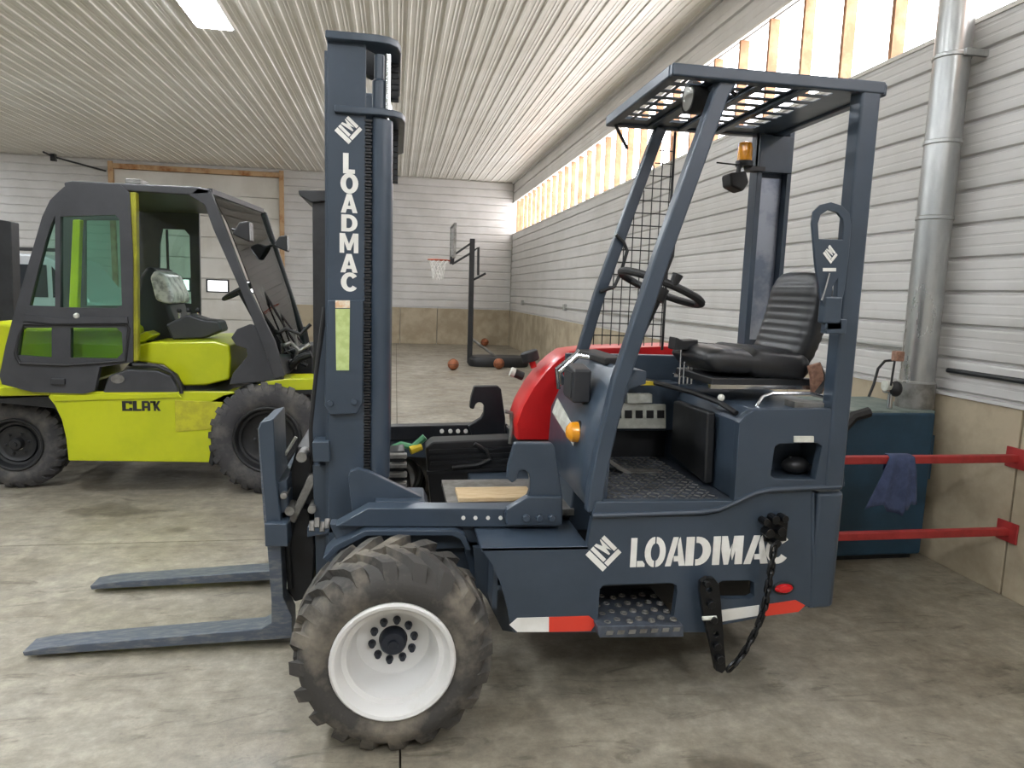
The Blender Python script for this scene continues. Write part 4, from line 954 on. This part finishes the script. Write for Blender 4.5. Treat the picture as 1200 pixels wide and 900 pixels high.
c = at(161, 213, 6.3); MB().box(c[0]-.06, c[0]+.06, 6.2, 6.4, c[1]-.03, c[1]+.01).build('roof_lamp', M['greyst'], K, bevel=.008)
# far side of the cab: frame with window
fd = P(RF, [(69, 234), (226, 234), (233, 244), (236, 420), (69, 420)])
fdw = P(RF, [(190, 268), (216, 269), (222, 276), (224, 356), (186, 352), (187, 285)])
fdw2 = P(RF, [(238, 255), (243, 258), (289, 395), (240, 395)])
fdw3 = P(RF, [(100, 258), (143, 258), (144, 358), (100, 358)])
fdo = MB().prism(fd, RF, RF+.04, 'y', [fdw, fdw3]).build('far_door', CC, K, bevel=.005)
for q in (fdw, fdw3): MB().prism(q, RF+.015, RF+.02, 'y').build('pane', M['glass'], fdo)
xm = at(196, 300, RF)[0]; MB().box(xm-.008, xm+.008, RF+.0, RF+.03, at(196, 354, RF)[1], at(196, 269, RF)[1]).build('window_bar', M['rubber'], fdo)
MB().prism(P(6.6, [(88, 258), (97, 258), (93, 372), (83, 372)]), 6.55, 6.62, 'y').build('inner_post', LM_, K, bevel=.008)
# rear wall of cab
# windscreen pillars and glass
pil = [(232, 220), (246, 222), (262, 262), (290, 335), (322, 400), (334, 440), (322, 444), (308, 405), (282, 340), (250, 268), (240, 240), (222, 229)]
MB().prism(P(YL, pil), YL-.01, YL+.05, 'y').build('windscreen_post', CC, K, bevel=.006)
MB().prism(P(RF, [(a_*1.0, b_) for a_, b_ in [(306, 246), (312, 249), (358, 392), (366, 436), (358, 436), (350, 394)]]), RF, RF+.05, 'y').build('windscreen_post', CC, K, bevel=.006)
ga = [(x_, YL+.04, z_) for x_, z_ in P(YL+.04, [(246, 224), (266, 262), (294, 335), (328, 415)])]
gb = [(x_, RF, z_) for x_, z_ in P(RF, [(307, 247), (320, 286), (340, 345), (360, 415)])]
gm = MB(); vs = []
for a, b_ in zip(ga, gb): vs += [a, b_, (a[0]+.008, a[1], a[2]), (b_[0]+.008, b_[1], b_[2])]
fs = []
for i in range(3): o_ = i*4; fs += [(o_, o_+1, o_+5, o_+4), (o_+2, o_+6, o_+7, o_+3), (o_, o_+4, o_+6, o_+2), (o_+1, o_+3, o_+7, o_+5)]
fs += [(0, 2, 3, 1), (12, 13, 15, 14)]
gm.add(vs, fs); gm.build('windscreen', M['glass'], K)
MB().tube([Vector(ga[0]), Vector(gb[0])], .02, 6, sq=(.02, .02)).build('windscreen_header', CC, K)
MB().tube([Vector(ga[2])+Vector((.01, .7, -.1)), Vector(ga[3])+Vector((.05, .95, .02))], .009, 6).build('wiper', M['rubber'], K)
MB().tube([Vector(ga[2])+Vector((-.02, .35, .05)), Vector(ga[3])+Vector((.03, .6, .05))], .011, 6).build('wiper', M['rubber'], K)
# cowl below the windscreen, black
cwk = [(286, 445), (287, 432), (300, 421), (306, 412), (296, 410), (288, 402), (287, 390), (294, 382), (306, 380), (313, 392), (326, 420), (332, 443)]
MB().prism(P(YL+.1, cwk), YL+.12, 7.2, 'y').build('front_cowl', CC, K, bevel=.02, seg=3)
MB().prism(P(YL, [(268, 451), (272, 438), (289, 418), (288, 409), (276, 405), (270, 396), (277, 386), (292, 380), (304, 384), (320, 412), (332, 446)]), YL+.02, YL+.08, 'y').build('cowl_side', CC, K, bevel=.006)
# seat, wheel, levers
MB().prism(P(6.5, [(168, 400), (166, 360), (170, 325), (178, 312), (190, 316), (205, 360), (215, 385), (242, 390), (246, 402)]), 6.35, 6.85, 'y').build('operator_seat', M['rubber'], K, bevel=.04, seg=3)
MB().prism(P(6.4, [(178, 325), (184, 316), (196, 322), (206, 345), (206, 356), (196, 356), (185, 352)]), 6.33, 6.82, 'y').build('seat_cover', M['plasw'], K, bevel=.03, seg=3)
MB().prism(P(6.2, [(196, 380), (222, 368), (240, 374), (258, 376), (262, 388), (240, 396), (204, 398)]), 6.15, 6.4, 'y').build('arm_console', M['plast'], K, bevel=.02, seg=3)
for k in range(3):
    MB().tube([(x_, 6.2+.05*k, z_) for x_, z_ in P(6.2, [(214+8*k, 392), (210+9*k, 366)])], .009, 6).build('control_lever', M['chrome'], K)
    c = at(210+9*k, 364, 6.2); MB().ball((c[0], 6.2+.05*k, c[1]), .022, 10).build('lever_knob', M['rubber'], K)
sc2 = Vector((at(283, 340, 6.5)[0], 6.5, at(283, 340, 6.5)[1])); nr2 = Vector((-.5, 0, .87)); u2 = Vector((.87, 0, .5)); v2 = Vector((0, 1, 0))
s2 = MB().tube([sc2+u2*.17*math.cos(a)+v2*.17*math.sin(a) for a in [i*2*PI/28 for i in range(28)]], .015, 8, True).build('steering_wheel', M['rubber'], K)
MB().tube([sc2-u2*.17, sc2+u2*.17], .012, 6).build('spoke', M['rubber'], s2)
MB().tube([sc2, sc2+Vector((.22, 0, -.42))], .04, 10).build('steering_column', BK, K)
MB().prism(P(YL+.2, [(156, 396), (170, 388), (180, 393), (170, 400), (158, 402)]), YL+.2, YL+.4, 'y').build('fender_pad', LM_, K, bevel=.015)
# mirrors
for (x, y, yy_, hb2) in ((286, 271, 5.72, (270, 268)), (331, 285, 7.2, (314, 290))):
    c = at(x, y, yy_)
    mr_ = MB().prism([(c[0]-.075, c[1]-.03), (c[0]-.02, c[1]+.06), (c[0]+.05, c[1]+.075), (c[0]+.055, c[1]-.085), (c[0]-.01, c[1]-.06)], yy_-.07, yy_+.07, 'y').build('wing_mirror', M['rubber'], K, bevel=.012)
    MB().prism([(c[0]+.052, c[1]-.07), (c[0]+.06, c[1]-.07), (c[0]+.056, c[1]+.062), (c[0]+.05, c[1]+.062)], yy_-.06, yy_+.06, 'y').build('mirror_glass', M['chrome'], mr_)
    d_ = at(*hb2, yy_); MB().tube([(d_[0], yy_+.06, d_[1]), (c[0]-.05, yy_+.02, c[1])], .011, 6).build('mirror_arm', M['rubber'], mr_)
# mast in front
for y_ in (6.15, 6.95):
    a0, a1 = at(369, 470, y_), at(386, 228, y_)
    MB().prism(P(y_, [(366, 234), (382, 234), (384, 560), (368, 560)]), y_, y_+.12, 'y').build('mast_upright', BK, K, bevel=.008)
MB().prism(P(6.15, [(350, 224), (386, 224), (386, 236), (366, 238), (352, 230)]), 6.1, 7.1, 'y').build('mast_crown', BK, K, bevel=.008)
MB().tube([(x_, 6.3, z_) for x_, z_ in P(6.3, [(330, 440), (350, 420), (365, 415)])], .035, 10).build('tilt_cylinder', BK, K)
for k, (pts, r, m_) in enumerate((([(318, 395), (335, 385), (352, 392), (364, 380)], .016, 'rubber'), ([(322, 410), (340, 402), (350, 412), (362, 404)], .018, 'greyst'), ([(326, 428), (345, 424), (358, 430)], .02, 'black'),
                                 ([(325, 398), (332, 415), (330, 436)], .016, 'rubber'), ([(340, 388), (344, 410), (341, 436)], .014, 'greyst'), ([(352, 385), (356, 405), (352, 430)], .015, 'rubber'))):
    MB().tube([(x_, 6.2+.06*k, z_) for x_, z_ in P(6.2, pts)], r, 8).build('hydraulic_hose', M[m_], K)
MB().prism(P(6.5, [(322, 414), (366, 404), (368, 444), (330, 444)]), 6.5, 7.0, 'y').build('valve_cover', M['plast'], K, bevel=.02)
# worn lettering on the skirt
bx = [(143.5, 155), (156, 165.5), (166.5, 176), (176.5, 182), (180.5, 188)]
for ch, (x0, x1) in zip("cLa'K", bx): letter(K, ch, (at(x0, 481.5, YL), at(x1, 470, YL)), YL, M['black'], th=.004)

# ================================================================ other machines at the far left
B = empty('forklift_mast', (at(6, 300, 7.6)[0], 7.9, 0), 'black forklift mast standing at the left edge behind the lime forklift', 'forklift mast')
z_ = at(0, 300, 7.6)[1]; xx = at(2, 300, 7.6)[0]
for dx in (0, -.78): MB().prism([(x_+dx, q) for x_, q in P(7.6, [(-8, 256), (13, 260), (16, 372), (16, 520), (-8, 520)])], 7.6, 7.75, 'y').build('mast_upright', BK, B, bevel=.008)
for q in (1.2, z_, .35): MB().box(xx-.85, xx-.04, 7.65, 7.72, q-.06, q+.06).build('cross_member', BK, B, bevel=.006)
MB().box(xx-.95, xx+.1, 7.5, 8.0, 0, .25).build('mast_base', BK, B, bevel=.01)
V = empty('parked_van', (-6.3, 13.8, 0), 'silver van parked beyond the lime forklift, seen through its cab glass', 'van')
vp = [(-7.9, .45), (-4.6, .45), (-4.4, .6), (-4.4, 1.05), (-4.55, 1.2), (-5.15, 1.32), (-5.65, 1.98), (-5.9, 2.08), (-7.7, 2.08), (-7.9, 1.9)]
MB().prism(vp, 13.0, 14.8, 'y').build('body', M['vanp'], V, bevel=.05, seg=3)
for q in ([(-5.72, 1.36), (-5.3, 1.36), (-5.72, 1.88)], [(-6.55, 1.36), (-5.80, 1.36), (-5.80, 1.9), (-6.55, 1.9)], [(-7.7, 1.36), (-6.68, 1.36), (-6.68, 1.9), (-7.7, 1.9)]):
    MB().prism(q, 12.985, 13.01, 'y').build('side_window', M['blackg'], V)
for x_ in (-7.2, -5.05):
    for y_ in (12.99, 14.58):
        MB().lathe([(.2, 0), (.32, .02), (.33, .06), (.33, .18), (.32, .22), (.2, .22)], (x_, y_, .33), 'y', 28).build('van_wheel', M['rubber'], V)
MB().box(-4.43, -4.38, 13.15, 13.45, .8, .98).build('headlamp', M['lens'], V, bevel=.02)
MB().box(-5.4, -5.25, 12.82, 12.98, 1.36, 1.52).build('wing_mirror', M['rubber'], V, bevel=.03)
MB().box(-4.43, -4.33, 13.05, 14.75, .4, .62).build('bumper', M['plast'], V, bevel=.03)
MB().tube([(-7.9, 13.2, 2.16), (-5.6, 13.2, 2.16)], .03, 6).build('roof_rack_bar', M['rubber'], V)
for x_ in (-7.6, -6.0): MB().box(x_-.04, x_+.04, 13.17, 13.23, 2.06, 2.15).build('rack_foot', M['rubber'], V)

# ================================================================ basketball hoop and balls
HX, HY = 1.69, 15.87
Hp = empty('basketball_hoop', (HX, HY, 0), 'black portable basketball hoop with clear board near the back wall', 'basketball hoop')
bs = MB()
bs.rings([[(at(548, 430, HY)[0]+.7+sup(q*2*PI/28, .70*k, .42*k, .6)[0], HY+sup(q*2*PI/28, .70*k, .42*k, .6)[1], z_) for q in range(28)] for k, z_ in ((.96, 0), (1, .04), (1, .16), (.9, .22))])
bs.build('base', M['rubber'], Hp, ang=40)
MB().tube([(HX, HY, .05), (HX, HY, 2.86)], .055, sq=(.055, .055)).build('pole', BK, Hp, bevel=.01)
MB().tube([(HX+.02, HY, .62), (HX+.62, HY, .2)], .03, 8).build('brace', M['greyst'], Hp)
zR = 2.40
for zc_, zd in ((2.78, 2.46), (2.56, 2.28)):
    for dy in (-.09, .09): MB().tube([(HX, HY+dy, zc_), (HX-.44, HY+dy, zd)], .025, sq=(.022, .012)).build('lift_arm', BK, Hp)
MB().tube([(HX+.0, HY, 2.56), (HX+.14, HY, 2.68), (HX+.15, HY, 2.05)], .03, sq=(.025, .025)).build('counter_arm', BK, Hp)
MB().tube([(HX+.05, HY, 1.95), (HX+.32, HY, 2.10)], .025, 8).build('crank_handle', BK, Hp)
bbx = 1.255
bb = MB().box(bbx-.012, bbx+.012, HY-.56, HY+.56, 2.42, 3.12).build('backboard', M['acr'], Hp)
fr_ = MB()
fr_.prism([(HY-.58, 2.40), (HY+.58, 2.40), (HY+.58, 3.14), (HY-.58, 3.14)], bbx-.025, bbx+.025, 'x', holes=[[(HY-.55, 2.43), (HY+.55, 2.43), (HY+.55, 3.11), (HY-.55, 3.11)]]).build('board_frame', M['greyst'], bb)
MB().box(bbx-.06, bbx+.03, HY-.12, HY+.12, 2.28, 2.44).build('rim_mount', BK, Hp, bevel=.01)
rcx = bbx-.32
MB().tube([(rcx+.228*math.cos(a), HY+.228*math.sin(a), 2.36) for a in [i*2*PI/32 for i in range(32)]], .012, 8, True).build('rim', M['orange'], Hp)
for s_ in (-1, 1): MB().tube([(rcx+.2, HY+.08*s_, 2.36), (bbx, HY+.09*s_, 2.34)], .012, 6).build('rim_stay', M['orange'], Hp)
nt_ = MB()
for i in range(12):
    a = i*2*PI/12
    for d_ in (1, -1):
        pts = []
        for k in range(6):
            t = k/5; r = .225*(1-t)+.12*t-.03*math.sin(t*PI); aa = a+d_*k*PI/12
            pts.append((rcx+r*math.cos(aa), HY+r*math.sin(aa), 2.355-.44*t))
        nt_.tube(pts, .007, 4)
nt_.build('net', M['net'], Hp, kind='stuff')
def ball(x, y, text, r=.121, z=None, first=[]):
    z = r if z is None else z
    if first:
        t = first[0].copy(); COL.objects.link(t); t.location = (x, y, z-r)
        for ch in first[0].children: c = ch.copy(); COL.objects.link(c); c.parent = t
        t['label'] = text; return t
    t = MB().ball((0, 0, r), r, 28).build('basketball', M['ball']); t.location = (0, 0, 0)
    for ax in range(3):
        pts = [((r+.0)*math.cos(q), (r+.0)*math.sin(q), 0) for q in [i*2*PI/32 for i in range(32)]]
        pts = [(p[0], p[1], r) if ax == 0 else ((p[0], 0, r+p[1]) if ax == 1 else (0, p[0], r+p[1])) for p in pts]
        MB().tube(pts, .004, 4, True).build('seam', M['rubber'], t)
    t.location = (x, y, z-r); t.rotation_euler = (0, 0, .6); tag(t, text, 'ball', 'basketballs around the hoop'); first.append(t); return t
def gxy(px, py):
    d = rt*((px-600)/F) + up*((450-py)/F) + fwd; t = -H/d.z; return d.x*t, d.y*t
p_ = gxy(531, 433.5); ball(p_[0], p_[1], 'basketball on open floor left of the black hoop base')
p_ = gxy(584.5, 432.5); ball(p_[0], p_[1], 'orange basketball resting against the front of the black hoop base')
p_ = gxy(568, 405.5); ball(p_[0], min(p_[1], 21.8), 'small dark basketball by the concrete back wall behind the hoop pole')

# ================================================================ right corner
TK = empty('steel_tank', (3.1, 4.25, 0), 'dark teal steel tank standing in the corner by the right wall behind the red rails', 'tank')
zt0 = 1.005; X1t = 3.50
MB().box(2.05, X1t, 3.97, 4.6, .04, zt0).build('tank_body', M['teal'], TK, bevel=.02, seg=3)
MB().box(2.05, X1t, 3.98, 4.6, zt0-.01, zt0+.012).build('tank_top', M['tealtop'], TK, bevel=.006)
MB().box(2.1, X1t-.04, 4.02, 4.55, 0, .05).build('tank_skid', BK, TK)
MB().box(X1t, X1t+.035, 4.0, 4.5, .55, .85).build('side_flange', M['teal'], TK, bevel=.006)
lv = at(1002, 490, 3.94)
MB().tube([(x_, 3.94, z_) for x_, z_ in P(3.94, [(985, 505), (1000, 488), (1018, 483)])], .035, 8).build('lifting_pad', M['rubber'], TK)
# valve with hose
VX = empty('air_valve', (3.22, 4.05, zt0+.016), 'silver valve with black knob on top of the teal tank', 'valve')
c = at(1044, 460, 4.05)
MB().cyl((c[0], 4.05, zt0+.016), (c[0], 4.05, c[1]+.0), .018, 12).cyl((c[0]-.05, 4.05, c[1]+.02), (c[0]+.03, 4.05, c[1]+.02), .024, 12).build('valve_body', M['chrome'], VX, bevel=.003)
c = at(1051, 456, 4.02); MB().ball((c[0], 4.03, c[1]), .045, 14, (.9, .9, 1.15)).build('knob', M['rubber'], VX)
c = at(1041, 452, 4.05); MB().cyl((c[0]-.03, 4.05, c[1]), (c[0]+.01, 4.05, c[1]), .035, 14).build('gauge', M['label'], VX, bevel=.004)
HS = MB().tube([(x_, 4.15, z_) for x_, z_ in P(4.15, [(1018, 465), (1024, 450), (1029, 432), (1037, 423), (1048, 422), (1054, 421)])], .009, 8).build('air_hose', M['rubber'])
tag(HS, 'thin black hose looping from the teal tank up to the round steel pipe', 'hose')
HB = MB().tube([(x_, 4.0, z_) for x_, z_ in P(4.0, [(1044, 452), (1047, 432), (1049, 420), (1052, 412)])], .007, 8)
HB.build('valve_hose', M['rubber'], VX)
c = at(1053, 417, 4.0); MB().box(c[0]-.03, c[0]+.03, 3.98, 4.03, c[1]-.035, c[1]+.03).build('coupling', M['tan'], VX, bevel=.006)
# round galvanised pipe
PX, PY, PR = 3.46, 4.13, .105
DP = empty('round_pipe', (PX, PY, zt0+.012), 'shiny round galvanised pipe rising up the right wall above the teal tank', 'pipe')
seams = [zt0+.012, at(1077, 455, PY)[1], 2.2, at(1093, 255, PY)[1], at(1104, 168, PY)[1], at(1117, 66, PY)[1], ZC-.0]
seams = [zt0+.014, at(1077, 448, PY)[1], at(1093, 256, PY)[1], at(1105, 168, PY)[1], at(1118, 68, PY)[1], ZC]
for i, (a, b_) in enumerate(zip(seams, seams[1:])):
    r_ = PR+(.012 if i == 0 else .0)
    MB().lathe([(r_, a), (r_, b_)], (PX, PY, 0), 'z', 40, False).build('pipe_section', M['zinc'] if i else M['greyst'], DP)
    if i: MB().lathe([(PR+.003, a-.014), (PR+.008, a-.009), (PR+.008, a+.009), (PR+.003, a+.014)], (PX, PY, 0), 'z', 40, False).build('pipe_seam', M['zinc'], DP)
MB().box(PX-.015, XW-.0, PY-PR-.03, PY-PR-.005, seams[4]-.02, seams[4]+.02).build('wall_strap', M['zinc'], DP)
# red rails
yr_ = 3.42
GR = empty('guard_rail', (2.95, yr_, 0), 'worn red two-bar guard rail running from the right wall behind the slate forklift', 'guard rail')
zr1, zr2 = at(1100, 538, yr_)[1], at(1100, 625, yr_)[1]
for z_ in (zr1, zr2):
    MB().box(1.99, XW-.03, yr_-.022, yr_+.022, z_-.022, z_+.022).build('rail', M['railred'], GR, bevel=.006)
    MB().box(XW-.032, XW-.02, yr_-.07, yr_+.07, z_-.06, z_+.06).build('wall_bracket', M['railred'], GR, bevel=.003)
# rag over the upper rail
rx0, rx1 = at(1040, 538, yr_)[0], at(1066, 538, yr_)[0]
vs = []; fs = []; nu, nv = 13, 17
import_noise = [random.uniform(-1, 1) for _ in range(40)]
for j in range(nv):
    t = j/(nv-1)
    for i in range(nu):
        u = i/(nu-1)
        # over the bar: back short drop, front long drop
        s_ = -.12+t*.50
        xx = rx0+(rx1-rx0)*u
        spread = max(0, s_)*(.62 if u < .5 else .16)*(-1 if u < .5 else 1)*abs(u-.5)*2*.6
        fold = .014*math.sin(u*9+1.2*import_noise[i])*min(1, abs(s_)*7)
        if s_ < -.03: yq = yr_+.030; zq = zr1+.024+(s_+.03)
        elif s_ < .03: yq = yr_-s_*1.0; zq = zr1+.030
        else: yq = yr_-.031-abs(fold)-.01*min(1, s_*6); zq = zr1+.026-(s_-.03)*(1-.10*math.sin(u*5))*(.72 if u > .75 else (1.0 if .3 < u < .6 else .85))
        vs.append((xx+spread, yq, zq))
for j in range(nv-1):
    for i in range(nu-1): a = j*nu+i; fs.append((a, a+1, a+nu+1, a+nu))
rag = MB().add(vs, fs).build('rag', M['cloth'], None, ang=80)
so = rag.modifiers.new('thickness', 'SOLIDIFY'); so.thickness = .004; so.offset = -1
tag(rag, 'crumpled dark blue rag draped over the upper red rail', 'cloth')
# conduit along the right wall
CD = empty('wall_conduit', (3.56, 9, 1.3), 'thin black conduit with small grey boxes along the right wall', 'conduit')
MB().tube([(3.572, -3, 1.275), (3.572, 4.0, 1.285)], .016, 8).build('conduit_pipe', M['cond'], CD)
MB().tube([(3.58, 4.25, 1.40), (3.58, 19.6, 1.41)], .012, 8).build('conduit_pipe', M['greyb'], CD)
for y_ in (19.7, 14.6): MB().box(3.54, 3.605, y_-.07, y_+.07, 1.34, 1.48).build('outlet_box', M['greyb'], CD, bevel=.008)
# door track hardware on the back wall
TRK = empty('door_track', (-9.2, 21.5, 4.7), 'thin dark door hardware under the ceiling above the lime forklift', 'door track')
MB().tube([(-8.1, 21.9, 4.72), (-9.3, 21.6, 4.98), (-9.3, 21.0, 5.0)], .025, 6).build('track_bar', BK, TRK)
MB().box(-9.36, -9.24, 21.5, 21.62, 4.86, 5.05).build('track_bracket', BK, TRK)
